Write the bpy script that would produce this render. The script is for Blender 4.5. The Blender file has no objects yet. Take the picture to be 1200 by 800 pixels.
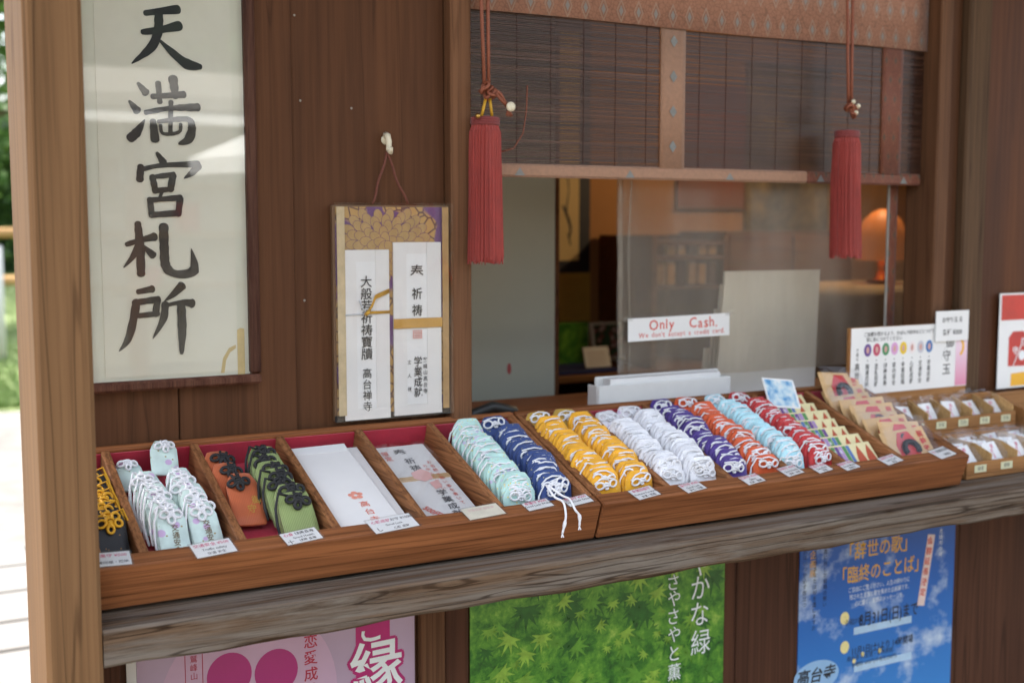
import bpy, math, random
from mathutils import Vector, Matrix, Euler
random.seed(7)
R = math.radians
scene = bpy.context.scene
COL = scene.collection

# ------------------------------------------------------------------ camera, world, sun, exposure
CZ = 1.38                      # eye height above the courtyard
FPX, YAW, PITCH = 1424.0, R(28.7), R(5.57)
cam_d = bpy.data.cameras.new('camera')
cam = bpy.data.objects.new('camera', cam_d); COL.objects.link(cam)
cam.location = (0, 0, CZ)
cam.rotation_euler = (R(90) - PITCH, 0, -YAW)
cam_d.sensor_width = 36.0
cam_d.lens = FPX / 1200 * 36
cam_d.clip_start, cam_d.clip_end = 0.05, 2000
cam_d.dof.use_dof = True
cam_d.dof.focus_distance = 1.9
cam_d.dof.aperture_fstop = 3.4
scene.camera = cam

SUN_EL, SUN_AZ = R(60), R(-38)        # azimuth measured from +y, negative to the left
world = bpy.data.worlds.new('World'); scene.world = world; world.use_nodes = True
wn = world.node_tree.nodes; wl = world.node_tree.links
bg = wn['Background']; sky = wn.new('ShaderNodeTexSky')
sky.sky_type = 'NISHITA'; sky.sun_disc = False
sky.sun_elevation = SUN_EL; sky.sun_rotation = SUN_AZ
sky.dust_density = 4.0; sky.air_density = 1.0; sky.ozone_density = 0.6
hz = wn.new('ShaderNodeHueSaturation'); hz.inputs['Saturation'].default_value = .5      # humid, milky sky
wl.new(sky.outputs[0], hz.inputs['Color']); wl.new(hz.outputs[0], bg.inputs[0]); bg.inputs[1].default_value = 0.13
sd = bpy.data.lights.new('sun', 'SUN'); sun = bpy.data.objects.new('sun', sd); COL.objects.link(sun)
sd.energy = 2.6; sd.angle = R(3); sd.color = (1.0, .95, .87)
sdir = Vector((math.sin(SUN_AZ) * math.cos(SUN_EL), math.cos(SUN_AZ) * math.cos(SUN_EL), math.sin(SUN_EL)))
sun.rotation_euler = sdir.to_track_quat('Z', 'Y').to_euler()
sun.location = sdir * 30
vs = scene.view_settings
vs.view_transform = 'Standard'; vs.look = 'None'; vs.gamma = 1.0; vs.use_curve_mapping = False
vs.exposure = 2.65
scene.cycles.use_denoising = True
scene.cycles.max_bounces = 8; scene.cycles.diffuse_bounces = 4; scene.cycles.transparent_max_bounces = 24
scene.cycles.caustics_reflective = False; scene.cycles.caustics_refractive = False

# ------------------------------------------------------------------ photo pixel -> point on a plane
fwd = Vector((math.sin(YAW) * math.cos(PITCH), math.cos(YAW) * math.cos(PITCH), -math.sin(PITCH)))
rgt = Vector((math.cos(YAW), -math.sin(YAW), 0)); upv = rgt.cross(fwd)
def P(px, py, y):
    d = fwd * FPX + rgt * (px - 600) + upv * (400 - py)
    d = d * (y / d.y)
    return Vector((d.x, d.y, d.z + CZ))

# ------------------------------------------------------------------ geometry collector
class G:
    def __init__(s): s.v = []; s.f = []
    def add(s, vs_, fs_):
        o = len(s.v); s.v += [Vector(v) for v in vs_]; s.f += [[i + o for i in f] for f in fs_]; return s
    def box(s, x0, x1, y0, y1, z0, z1, b=0.0, M=None):
        c = Vector(((x0+x1)/2, (y0+y1)/2, (z0+z1)/2)); e = (abs(x1-x0)/2, abs(y1-y0)/2, abs(z1-z0)/2)
        vs_, fs_ = [], []
        if b <= 0:
            for k in range(8): vs_.append(Vector([(1 if k >> a & 1 else -1) * e[a] for a in range(3)]))
            fs_ = [[0,2,3,1],[4,5,7,6],[0,1,5,4],[2,6,7,3],[0,4,6,2],[1,3,7,5]]
        else:
            b = min(b, min(e) * .9); idx = {}
            for k in range(8):
                sg = [(1 if k >> a & 1 else -1) for a in range(3)]
                for a in range(3):
                    idx[k, a] = len(vs_)
                    vs_.append(Vector([sg[q] * (e[q] if q == a else e[q] - b) for q in range(3)]))
            for a in range(3):
                u, w = (a+1) % 3, (a+2) % 3
                for sgn in (0, 1):
                    ks = [sgn << a, (sgn << a) | (1 << u), (sgn << a) | (1 << u) | (1 << w), (sgn << a) | (1 << w)]
                    fs_.append([idx[k, a] for k in ks])
                for su in (0, 1):
                    for sw in (0, 1):
                        k0 = (su << u) | (sw << w); k1 = k0 | (1 << a)
                        fs_.append([idx[k0, u], idx[k1, u], idx[k1, w], idx[k0, w]])
            for k in range(8): fs_.append([idx[k, 0], idx[k, 1], idx[k, 2]])
            for q, f in enumerate(fs_):
                p = [vs_[i] for i in f]; n = (p[1]-p[0]).cross(p[2]-p[0])
                if n.dot(sum(p, Vector())) < 0: fs_[q] = f[::-1]
        vs_ = [v + c for v in vs_]
        if M is not None: vs_ = [M @ v for v in vs_]
        return s.add(vs_, fs_)
    def tube(s, pts, r, n=6, closed=False, cap=True):
        pts = [Vector(p) for p in pts]; m = len(pts)
        rs = r if isinstance(r, (list, tuple)) else [r] * m
        vs_ = []; fs_ = []; prev = None
        for i, p in enumerate(pts):
            a = pts[(i-1) % m] if (closed or i > 0) else p
            b = pts[(i+1) % m] if (closed or i < m-1) else p
            t = (b - a)
            t = t.normalized() if t.length > 1e-9 else Vector((0, 0, 1))
            if prev is None:
                prev = t.orthogonal().normalized()
            prev = prev - t * prev.dot(t)
            prev = prev.normalized() if prev.length > 1e-6 else t.orthogonal().normalized()
            q = t.cross(prev)
            for k in range(n):
                an = 2 * math.pi * k / n
                vs_.append(p + (prev * math.cos(an) + q * math.sin(an)) * rs[i])
        for i in range(m if closed else m-1):
            j = (i+1) % m
            for k in range(n):
                l = (k+1) % n
                fs_.append([i*n+k, i*n+l, j*n+l, j*n+k])
        if cap and not closed:
            fs_.append(list(range(n))[::-1]); fs_.append([(m-1)*n+k for k in range(n)])
        return s.add(vs_, fs_)
    def prism(s, pts, M, t):
        """closed outline in the (u,v) plane of M, extruded by t along w"""
        n = len(pts)
        vs_ = [M @ Vector((u, v, 0)) for u, v in pts] + [M @ Vector((u, v, t)) for u, v in pts]
        fs_ = [list(range(n))[::-1], [n+k for k in range(n)]] + [[k, (k+1) % n, n+(k+1) % n, n+k] for k in range(n)]
        return s.add(vs_, fs_)
    def flat(s, pts, M):
        return s.add([M @ Vector((u, v, 0)) for u, v in pts], [list(range(len(pts)))])
    def disc(s, u, v, ru, rv, M, n=24):
        return s.flat([(u + ru*math.cos(2*math.pi*k/n), v + rv*math.sin(2*math.pi*k/n)) for k in range(n)], M)
    def lathe(s, prof, c, n=24, M=None, closed_ends=True):
        vs_ = []; fs_ = []
        for r, z in prof:
            for k in range(n):
                a = 2*math.pi*k/n; v = Vector((r*math.cos(a), r*math.sin(a), z))
                vs_.append((M @ v if M is not None else v) + Vector(c))
        for i in range(len(prof)-1):
            for k in range(n):
                l = (k+1) % n; fs_.append([i*n+k, i*n+l, (i+1)*n+l, (i+1)*n+k])
        if closed_ends:
            fs_.append(list(range(n))[::-1]); fs_.append([(len(prof)-1)*n+k for k in range(n)])
        return s.add(vs_, fs_)
    def mesh(s, name, mat=None, base=None, smooth=False):
        b = Vector(base) if base is not None else Vector()
        me = bpy.data.meshes.new(name)
        me.from_pydata([tuple(v - b) for v in s.v], [], s.f)
        if mat: me.materials.append(mat)
        if smooth: me.polygons.foreach_set('use_smooth', [True] * len(me.polygons))
        me.update(); return me

BASE = {}
def link(name, data, parent=None):
    o = bpy.data.objects.new(name, data); COL.objects.link(o)
    if parent is not None: o.parent = parent
    return o
def thing(name, label, cat, loc=(0, 0, 0), group=None):
    o = link(name, None); o.empty_display_size = .05; o.location = loc; BASE[o.name] = Vector(loc)
    o['label'] = label; o['category'] = cat
    if group: o['group'] = group
    return o
def part(name, g, mat, parent, smooth=False, label=None, kind=None, local=False):
    b = Vector() if local else BASE.get(parent.name, Vector())
    o = link(name, g.mesh(name, mat, b, smooth), parent); BASE[o.name] = b
    if label: o['label'] = label
    if kind: o['kind'] = kind
    return o
def solo(name, g, mat, label, cat, base, group=None, smooth=False):
    o = link(name, g.mesh(name, mat, base, smooth)); o.location = base; BASE[o.name] = Vector(base)
    o['label'] = label; o['category'] = cat
    if group: o['group'] = group
    return o
def struct(name, g, mat, kind='structure', smooth=False):
    o = link(name, g.mesh(name, mat, None, smooth)); BASE[o.name] = Vector(); o['kind'] = kind; return o
def frame(o, u, v):
    u = Vector(u).normalized(); v = Vector(v); v = (v - u * v.dot(u)).normalized(); w = u.cross(v)
    return Matrix(((u.x, v.x, w.x, o[0]), (u.y, v.y, w.y, o[1]), (u.z, v.z, w.z, o[2]), (0, 0, 0, 1)))
def wallM(y, x=0, z=0):            # u = right, v = up, w = out of the wall
    return frame((x, y, z), (1, 0, 0), (0, 0, 1))

# ------------------------------------------------------------------ lettering (built-in font)
_tc = bpy.data.curves.new('letters', 'FONT'); _to = bpy.data.objects.new('letters', _tc)
_cache = {}
def glyphs(st, bold=0.0):
    k = (st, bold)
    if k not in _cache:
        _tc.body = st; _tc.offset = bold; _tc.resolution_u = 2
        me = bpy.data.meshes.new_from_object(_to)
        vs_ = [(v.co.x, v.co.y) for v in me.vertices]; fs_ = [list(p.vertices) for p in me.polygons]
        bpy.data.meshes.remove(me); _cache[k] = (vs_, fs_)
    return _cache[k]
def text(g, M, st, u, v, size, vertical=False, sx=1.0, bold=0.0, step=1.08, rot=0.0, shear=0.0):
    """centred at (u,v); vertical text starts with its first character centred at (u,v)"""
    def put(st_, cu, cv):
        vs_, fs_ = glyphs(st_, bold)
        if not vs_: return
        x0 = min(p[0] for p in vs_); x1 = max(p[0] for p in vs_)
        mx = (x0 + x1) / 2; out = []
        for a, b in vs_:
            a = (a - mx) * size * sx; b = (b - .36) * size; a += b * shear
            c, s_ = math.cos(rot), math.sin(rot)
            out.append(M @ Vector((cu + a*c - b*s_, cv + a*s_ + b*c, 0)))
        g.add(out, fs_)
    if vertical:
        for i, ch in enumerate(st):
            if ch != ' ': put(ch, u, v - i * size * step)
    else: put(st, u, v)
def stroke(g, M, pts, ws, n=6):
    """brush stroke: variable-width ribbon with rounded ends through (u,v) points"""
    P2 = [Vector((a, b)) for a, b in pts]; m = len(P2); cs = []; cw = []
    for i in range(m-1):
        p0, p1, p2, p3 = P2[max(i-1, 0)], P2[i], P2[i+1], P2[min(i+2, m-1)]
        for k in range(n):
            t = k/n; t2 = t*t; t3 = t2*t
            cs.append(.5*((2*p1) + (p2-p0)*t + (2*p0-5*p1+4*p2-p3)*t2 + (3*p1-p0-3*p2+p3)*t3))
            cw.append(ws[i]*(1-t) + ws[i+1]*t)
    cs.append(P2[-1]); cw.append(ws[-1])
    L = []; Rr = []
    for i, c in enumerate(cs):
        t = cs[min(i+1, len(cs)-1)] - cs[max(i-1, 0)]; t.normalize(); nrm = Vector((-t.y, t.x))
        w = cw[i]/2*(1 + .07*math.sin(i*2.3+c.x*900))
        L.append(c + nrm*w); Rr.append(c - nrm*w)
    t0 = (cs[0]-cs[1]).normalized(); t1 = (cs[-1]-cs[-2]).normalized()
    vs_ = []; fs_ = []
    for i in range(len(cs)): vs_ += [M @ Vector((L[i].x, L[i].y, 0)), M @ Vector((Rr[i].x, Rr[i].y, 0))]
    for i in range(len(cs)-1): fs_.append([2*i, 2*i+1, 2*i+3, 2*i+2])
    for c, t, w in ((cs[0], t0, cw[0]), (cs[-1], t1, cw[-1])):
        nrm = Vector((-t.y, t.x)); o = len(vs_)
        arc = [c + nrm*(w/2*math.cos(a)) + t*(w*.38*math.sin(a)) for a in [math.pi*k/6 for k in range(7)]]
        vs_ += [M @ Vector((a.x, a.y, 0)) for a in arc]; fs_.append(list(range(o, o+7)))
    g.add(vs_, fs_)

# ------------------------------------------------------------------ materials
def nt(name):
    m = bpy.data.materials.new(name); m.use_nodes = True; t = m.node_tree
    return m, t.nodes, t.links, t.nodes['Principled BSDF']
def N(ns, typ, **kw):
    n = ns.new('ShaderNode' + typ)
    for k, v in kw.items():
        if isinstance(k, str) and k.startswith('i_'): n.inputs[k[2:].replace('_', ' ')].default_value = v
        else: setattr(n, k, v)
    return n
def c4(c): return (c[0], c[1], c[2], 1)
def srgb(r, g, b):
    f = lambda v: ((v/255+.055)/1.055)**2.4 if v > 10 else v/255/12.92
    return (f(r), f(g), f(b))
def coords(ns, ls, scale=(1, 1, 1), rand=True):
    tc = N(ns, 'TexCoord'); mp = N(ns, 'Mapping'); mp.inputs['Scale'].default_value = scale
    if rand:
        oi = N(ns, 'ObjectInfo'); ad = N(ns, 'VectorMath', operation='MULTIPLY_ADD')
        cb = N(ns, 'CombineXYZ')
        for k in range(3): ls.new(oi.outputs['Random'], cb.inputs[k])
        ls.new(cb.outputs[0], ad.inputs[0]); ad.inputs[1].default_value = (7.3, 5.1, 9.7)
        ls.new(tc.outputs['Object'], ad.inputs[2]); ls.new(ad.outputs[0], mp.inputs[0])
    else: ls.new(tc.outputs['Object'], mp.inputs[0])
    return mp.outputs[0]
def ramp(ns, ls, src, stops):
    r = N(ns, 'ValToRGB'); e = r.color_ramp.elements
    while len(e) < len(stops): e.new(.5)
    for k, (p, c) in enumerate(stops): e[k].position = p; e[k].color = c4(c)
    ls.new(src, r.inputs[0]); return r.outputs[0]
def mixc(ns, ls, fac, a, b, typ='MIX'):
    m = N(ns, 'Mix', data_type='RGBA', blend_type=typ)
    for i, q in ((0, fac), (6, a), (7, b)):
        if isinstance(q, (int, float)): m.inputs[i].default_value = q
        elif isinstance(q, tuple): m.inputs[i].default_value = c4(q)
        else: ls.new(q, m.inputs[i])
    return m.outputs[2]
def mul(c, k): return tuple(min(1, v*k) for v in c)
def plain(name, col, rough=.6, var=.12, vs_=25, bump=0.0, bs=300, metal=0.0, spec=.5, sheen=0.0, col2=None, rv=.1, sss=0):
    m, ns, ls, b = nt(name)
    n = N(ns, 'TexNoise', i_Scale=vs_, i_Detail=5.0, i_Roughness=.6); ls.new(coords(ns, ls), n.inputs['Vector'])
    c = ramp(ns, ls, n.outputs['Fac'], [(.3, mul(col, 1-var) if col2 is None else col), (.7, mul(col, 1+var) if col2 is None else col2)])
    ls.new(c, b.inputs['Base Color'])
    b.inputs['Roughness'].default_value = rough; b.inputs['Metallic'].default_value = metal
    b.inputs['Specular IOR Level'].default_value = spec; b.inputs['Sheen Weight'].default_value = sheen
    if rv:
        mr = N(ns, 'MapRange'); mr.inputs['To Min'].default_value = max(.02, rough-rv); mr.inputs['To Max'].default_value = min(1, rough+rv)
        ls.new(n.outputs['Fac'], mr.inputs['Value']); ls.new(mr.outputs[0], b.inputs['Roughness'])
    if bump:
        n2 = N(ns, 'TexNoise', i_Scale=bs, i_Detail=3.0); ls.new(coords(ns, ls), n2.inputs['Vector'])
        bp = N(ns, 'Bump', i_Strength=bump, i_Distance=.002); ls.new(n2.outputs['Fac'], bp.inputs['Height']); ls.new(bp.outputs[0], b.inputs['Normal'])
    return m
def wood(name, dark, light, axis='z', k=1.0, rough=.5, streak=.35, bump=.25, worn=None, spec=.16, wave=.14, fine=150, crack=.5):
    m, ns, ls, b = nt(name); ai = 'xyz'.index(axis)
    def sc(a, l): v = [a*k]*3; v[ai] = l*k; return tuple(v)
    n1 = N(ns, 'TexNoise', i_Scale=1.0, i_Detail=6.0, i_Roughness=.55, i_Distortion=1.2); ls.new(coords(ns, ls, sc(9, .8)), n1.inputs['Vector'])
    wv = N(ns, 'TexWave', i_Scale=1.0, i_Distortion=9.0, i_Detail=3.0, i_Detail_Scale=.7); wv.bands_direction = 'X' if ai != 0 else 'Y'
    ls.new(coords(ns, ls, sc(16, .9)), wv.inputs['Vector'])
    n2 = N(ns, 'TexNoise', i_Scale=1.0, i_Detail=3.0, i_Roughness=.7); ls.new(coords(ns, ls, sc(fine, 2.5)), n2.inputs['Vector'])
    c1 = ramp(ns, ls, n1.outputs['Fac'], [(.3, dark), (.72, light)])
    c2 = mixc(ns, ls, wave, c1, ramp(ns, ls, wv.outputs['Fac'], [(.0, mul(dark, .62)), (.55, light)]))
    c3 = mixc(ns, ls, streak, c2, ramp(ns, ls, n2.outputs['Fac'], [(.36, (.30, .26, .22)), (.56, (1, 1, 1))]), 'MULTIPLY')
    if worn:
        n3 = N(ns, 'TexNoise', i_Scale=1.0, i_Detail=7.0, i_Roughness=.7, i_Distortion=.6); ls.new(coords(ns, ls, sc(26, 1.6)), n3.inputs['Vector'])
        n4 = N(ns, 'TexNoise', i_Scale=1.0, i_Detail=5.0, i_Roughness=.7); ls.new(coords(ns, ls, sc(110, 4)), n4.inputs['Vector'])
        c3 = mixc(ns, ls, ramp(ns, ls, n3.outputs['Fac'], [(.42, (0, 0, 0)), (.6, (1, 1, 1))]), c3, worn)
        c3 = mixc(ns, ls, ramp(ns, ls, n4.outputs['Fac'], [(.56, (0, 0, 0)), (.72, (.8, .8, .8))]), c3, mul(dark, .45))
    n5 = N(ns, 'TexNoise', i_Scale=1.0, i_Detail=2.0, i_Distortion=.3); ls.new(coords(ns, ls, sc(22, .55)), n5.inputs['Vector'])
    s1 = N(ns, 'Math', operation='SUBTRACT'); s1.inputs[1].default_value = .5; ls.new(n5.outputs['Fac'], s1.inputs[0])
    s2 = N(ns, 'Math', operation='ABSOLUTE'); ls.new(s1.outputs[0], s2.inputs[0])
    c3 = mixc(ns, ls, crack, c3, ramp(ns, ls, s2.outputs[0], [(.003, (.22, .18, .15)), (.010, (1, 1, 1))]), 'MULTIPLY')
    oi = N(ns, 'ObjectInfo'); mr = N(ns, 'MapRange'); mr.inputs['To Min'].default_value = .82; mr.inputs['To Max'].default_value = 1.16
    ls.new(oi.outputs['Random'], mr.inputs['Value'])
    hs = N(ns, 'HueSaturation'); ls.new(mr.outputs[0], hs.inputs['Value']); ls.new(c3, hs.inputs['Color'])
    ls.new(hs.outputs[0], b.inputs['Base Color'])
    rr = N(ns, 'MapRange'); rr.inputs['To Min'].default_value = rough; rr.inputs['To Max'].default_value = rough+.25
    ls.new(n1.outputs['Fac'], rr.inputs['Value']); ls.new(rr.outputs[0], b.inputs['Roughness'])
    b.inputs['Specular IOR Level'].default_value = spec
    bp = N(ns, 'Bump', i_Strength=bump, i_Distance=.0015); ls.new(n2.outputs['Fac'], bp.inputs['Height']); ls.new(bp.outputs[0], b.inputs['Normal'])
    return m
def clear(name, tint=(.97, .97, .97), rough=.05, haze=0.0, hazecol=(.8, .8, .78), f0=.05, ripple=0.0, rs=12):
    m, ns, ls, b = nt(name); out = ns['Material Output']; ns.remove(b)
    tr = N(ns, 'BsdfTransparent'); tr.inputs[0].default_value = c4(tint)
    gl = N(ns, 'BsdfGlossy'); gl.inputs['Roughness'].default_value = rough
    lw = N(ns, 'LayerWeight', i_Blend=.5); pw = N(ns, 'Math', operation='POWER'); pw.inputs[1].default_value = 5
    ma = N(ns, 'Math', operation='MULTIPLY_ADD'); ma.inputs[1].default_value = 1-f0; ma.inputs[2].default_value = f0
    ls.new(lw.outputs['Facing'], pw.inputs[0]); ls.new(pw.outputs[0], ma.inputs[0])
    if ripple:
        n = N(ns, 'TexNoise', i_Scale=rs, i_Detail=2.0); ls.new(coords(ns, ls, (1, 1, .35)), n.inputs['Vector'])
        bp = N(ns, 'Bump', i_Strength=ripple, i_Distance=.01); ls.new(n.outputs['Fac'], bp.inputs['Height']); ls.new(bp.outputs[0], gl.inputs['Normal'])
    src = tr.outputs[0]
    if haze:
        df = N(ns, 'BsdfDiffuse'); df.inputs[0].default_value = c4(hazecol)
        tl = N(ns, 'BsdfTranslucent'); tl.inputs[0].default_value = c4(hazecol)
        ad = N(ns, 'MixShader'); ad.inputs[0].default_value = .4; ls.new(df.outputs[0], ad.inputs[1]); ls.new(tl.outputs[0], ad.inputs[2])
        mx = N(ns, 'MixShader'); mx.inputs[0].default_value = haze; ls.new(tr.outputs[0], mx.inputs[1]); ls.new(ad.outputs[0], mx.inputs[2]); src = mx.outputs[0]
        n = N(ns, 'TexNoise', i_Scale=6.0, i_Detail=4.0); ls.new(coords(ns, ls, (3, 3, .6)), n.inputs['Vector'])
        mr = N(ns, 'MapRange'); mr.inputs['From Min'].default_value = .3; mr.inputs['From Max'].default_value = .7
        mr.inputs['To Min'].default_value = haze*.6; mr.inputs['To Max'].default_value = haze*1.4; ls.new(n.outputs['Fac'], mr.inputs['Value']); ls.new(mr.outputs[0], mx.inputs[0])
    m2 = N(ns, 'MixShader'); ls.new(ma.outputs[0], m2.inputs[0]); ls.new(src, m2.inputs[1]); ls.new(gl.outputs[0], m2.inputs[2])
    ls.new(m2.outputs[0], out.inputs[0]); return m
def emit(name, col, st):
    m, ns, ls, b = nt(name); b.inputs['Base Color'].default_value = c4(col)
    b.inputs['Emission Color'].default_value = c4(col); b.inputs['Emission Strength'].default_value = st; return m
def brocade(name, ground, fig, accent, sc=24.0, aspect=1.6):
    """lozenge-figured cloth, pattern in the x/z plane"""
    m, ns, ls, b = nt(name); tc = N(ns, 'TexCoord'); sp = N(ns, 'SeparateXYZ'); ls.new(tc.outputs['Object'], sp.inputs[0])
    def ma(op, a, b_=None):
        n = N(ns, 'Math', operation=op)
        for i, q in enumerate((a, b_)):
            if q is None: continue
            if isinstance(q, (int, float)): n.inputs[i].default_value = q
            else: ls.new(q, n.inputs[i])
        return n.outputs[0]
    u = ma('MULTIPLY', sp.outputs['X'], sc); v = ma('MULTIPLY', sp.outputs['Z'], sc/aspect)
    row = ma('FLOOR', v); u2 = ma('ADD', u, ma('MULTIPLY', ma('MODULO', row, 2.0), .5))
    du = ma('ABSOLUTE', ma('SUBTRACT', ma('FRACT', u2), .5)); dv = ma('ABSOLUTE', ma('SUBTRACT', ma('FRACT', v), .5))
    d = ma('ADD', ma('MULTIPLY', du, 1.5), dv)
    loz = ma('LESS_THAN', d, .40); inner = ma('LESS_THAN', d, .30); core = ma('LESS_THAN', d, .19)
    vo = N(ns, 'TexVoronoi', i_Scale=sc*4.5, feature='DISTANCE_TO_EDGE'); ls.new(tc.outputs['Object'], vo.inputs['Vector'])
    g0 = mixc(ns, ls, ramp(ns, ls, vo.outputs['Distance'], [(.02, (0, 0, 0)), (.09, (1, 1, 1))]), ground, mul(ground, 1.55))
    c = mixc(ns, ls, loz, g0, fig); c = mixc(ns, ls, inner, c, mul(ground, 1.25)); c = mixc(ns, ls, core, c, accent)
    n = N(ns, 'TexNoise', i_Scale=9.0, i_Detail=3.0); ls.new(tc.outputs['Object'], n.inputs['Vector'])
    c = mixc(ns, ls, .35, c, ramp(ns, ls, n.outputs['Fac'], [(.3, (.55, .5, .48)), (.7, (1, 1, 1))]), 'MULTIPLY')
    ls.new(c, b.inputs['Base Color']); b.inputs['Roughness'].default_value = .7; b.inputs['Sheen Weight'].default_value = .15
    n2 = N(ns, 'TexNoise', i_Scale=700.0); ls.new(tc.outputs['Object'], n2.inputs['Vector'])
    bp = N(ns, 'Bump', i_Strength=.25, i_Distance=.001); ls.new(n2.outputs['Fac'], bp.inputs['Height']); ls.new(bp.outputs[0], b.inputs['Normal'])
    return m
def pouchcloth(name, ground, spots, spots2=None, sc=130.0, cover=.42, stripe=None, rough=.55):
    m, ns, ls, b = nt(name); co = coords(ns, ls)
    vo = N(ns, 'TexVoronoi', i_Scale=sc); ls.new(co, vo.inputs['Vector'])
    n = N(ns, 'TexNoise', i_Scale=40.0, i_Detail=3.0); ls.new(co, n.inputs['Vector'])
    c = ramp(ns, ls, n.outputs['Fac'], [(.3, mul(ground, .85)), (.7, mul(ground, 1.12))])
    if stripe:
        wv = N(ns, 'TexWave', i_Scale=120.0, i_Distortion=.5); ls.new(co, wv.inputs['Vector'])
        c = mixc(ns, ls, ramp(ns, ls, wv.outputs['Fac'], [(.3, (0, 0, 0)), (.7, (.7, .7, .7))]), c, stripe)
    if spots: c = mixc(ns, ls, ramp(ns, ls, vo.outputs['Distance'], [(cover*.55, (1, 1, 1)), (cover*.65, (0, 0, 0))]), c, spots)
    if spots2:
        v2 = N(ns, 'TexVoronoi', i_Scale=sc*.45); ls.new(co, v2.inputs['Vector'])
        c = mixc(ns, ls, ramp(ns, ls, v2.outputs['Distance'], [(.20, (1, 1, 1)), (.24, (0, 0, 0))]), c, spots2)
    ls.new(c, b.inputs['Base Color']); b.inputs['Roughness'].default_value = rough; b.inputs['Sheen Weight'].default_value = .2
    wv = N(ns, 'TexNoise', i_Scale=900.0); ls.new(co, wv.inputs['Vector'])
    bp = N(ns, 'Bump', i_Strength=.3, i_Distance=.001); ls.new(wv.outputs['Fac'], bp.inputs['Height']); ls.new(bp.outputs[0], b.inputs['Normal'])
    return m

M_wall = wood('dark_wall_wood', srgb(72, 45, 28), srgb(98, 64, 41), 'z', 1.0, .5, .28, wave=.08, fine=110, crack=.3)
M_jamb = wood('jamb_wood', srgb(96, 65, 44), srgb(122, 86, 60), 'z', 1.2, .55, .35, crack=.3)
M_greyjamb = wood('grey_jamb_wood', srgb(88, 66, 47), srgb(112, 86, 63), 'z', 1.2, .6, .5)
M_redwall = wood('reddish_wall_wood', srgb(74, 44, 27), srgb(98, 61, 38), 'z', 1.0, .45, .28, wave=.08, fine=110, crack=.3)
M_base = wood('base_wood', srgb(72, 45, 32), srgb(94, 61, 43), 'z', .7, .5, .35)
M_post = wood('post_wood', srgb(108, 79, 51), srgb(128, 96, 65), 'z', .8, .6, .35, .15, wave=.08)
M_ledge = wood('weathered_ledge_wood', srgb(84, 68, 53), srgb(116, 94, 74), 'x', 1.3, .8, .9, .8, worn=srgb(112, 103, 93), spec=.1, wave=.25, fine=190, crack=.8)
M_tray = wood('tray_wood', srgb(124, 75, 44), srgb(168, 108, 67), 'x', 1.5, .45, .6, wave=.25, fine=170)
M_trayY = wood('tray_divider_wood', srgb(132, 84, 52), srgb(168, 116, 76), 'y', 1.5, .5, .7, wave=.25, fine=170)
M_lightw = wood('light_box_wood', srgb(178, 140, 90), srgb(202, 164, 110), 'x', 2.0, .5, .25, .1)
M_honey = wood('honey_wood', srgb(142, 98, 58), srgb(168, 122, 76), 'x', 2.0, .45, .3, .1)
M_framew = wood('frame_wood', srgb(60, 34, 24), srgb(84, 50, 37), 'z', 2.5, .45, .3, worn=srgb(98, 66, 52), crack=.2)
M_paper = plain('paper', srgb(228, 226, 222), .7, .04, 8)
M_white = plain('white_card', srgb(232, 232, 230), .5, .03, 10)
M_scrollpaper = plain('aged_paper', srgb(222, 216, 198), .75, .06, 5, col2=srgb(231, 226, 211))
M_mat = plain('sign_mat', srgb(224, 221, 204), .75, .04, 5)
M_stain = plain('paper_stain', srgb(206, 180, 124), .75, .15, 30)
M_ink = plain('black_ink', (.012, .012, .013), .5, .2, 60)
M_text = plain('black_print', (.02, .02, .022), .6, .05)
M_grey_text = plain('grey_print', (.10, .10, .11), .6, .05)
M_pinktext = plain('pink_print', srgb(206, 70, 110), .6, .05)
M_redtext = plain('red_print', srgb(196, 52, 40), .6, .1)
M_redpen = plain('red_pen', srgb(206, 72, 52), .6, .2, 120)
M_orangetext = plain('orange_print', srgb(216, 96, 62), .6, .1)
M_goldtext = plain('gold_thread', srgb(190, 150, 70), .4, .15, 200)
M_browntext = plain('brown_thread', srgb(120, 100, 70), .5, .15, 200)
M_whitetext = plain('white_print', srgb(236, 240, 240), .6, .03)
M_yellowtext = plain('yellow_print', srgb(238, 178, 48), .6, .05)
M_felt = plain('red_felt', srgb(172, 26, 52), .9, .1, 60, .3, 600, sheen=.3)
M_cordw = plain('white_cord', srgb(236, 236, 238), .65, .05, 200, .4, 900, sheen=.2)
M_cordb = plain('black_cord', (.014, .014, .015), .6, .2, 200, .4, 900)
M_cordg = plain('gold_cord', srgb(226, 168, 32), .5, .1, 200, .4, 900)
M_cordo = plain('russet_cord', srgb(142, 80, 56), .6, .15, 150, .4, 700)
M_cordy = plain('yellow_cord', srgb(206, 158, 40), .55, .1, 150, .3, 700)
M_tassel = plain('red_tassel', srgb(150, 52, 43), .7, .14, 40, .25, 500, sheen=.2)
M_tasseld = plain('tassel_head', srgb(124, 48, 46), .75, .12, 40, .25, 500, sheen=.2)
M_ivory = plain('ivory', srgb(224, 214, 186), .4, .08, 60)
M_brass = plain('brass', srgb(190, 150, 80), .3, .1, metal=1)
M_glass = clear('sign_glass', (.98, .99, .985), .004, f0=.046)
M_plastic = clear('bag_plastic', (.99, .99, .99), .09, .0, f0=.018, ripple=.4, rs=30)
M_wrap = clear('smooth_wrap', (.985, .985, .985), .05, .0, f0=.035, ripple=.12, rs=14)
M_lam = clear('laminate', (.98, .98, .98), .08, .05, f0=.05)
M_vinyl = clear('vinyl_sheet', (.95, .93, .89), .22, .14, (.62, .57, .50), f0=.03, ripple=.35, rs=3)
M_vinyledge = clear('vinyl_fold', (.94, .93, .9), .15, .10, (.7, .68, .62), f0=.04, ripple=.6, rs=20)
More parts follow.
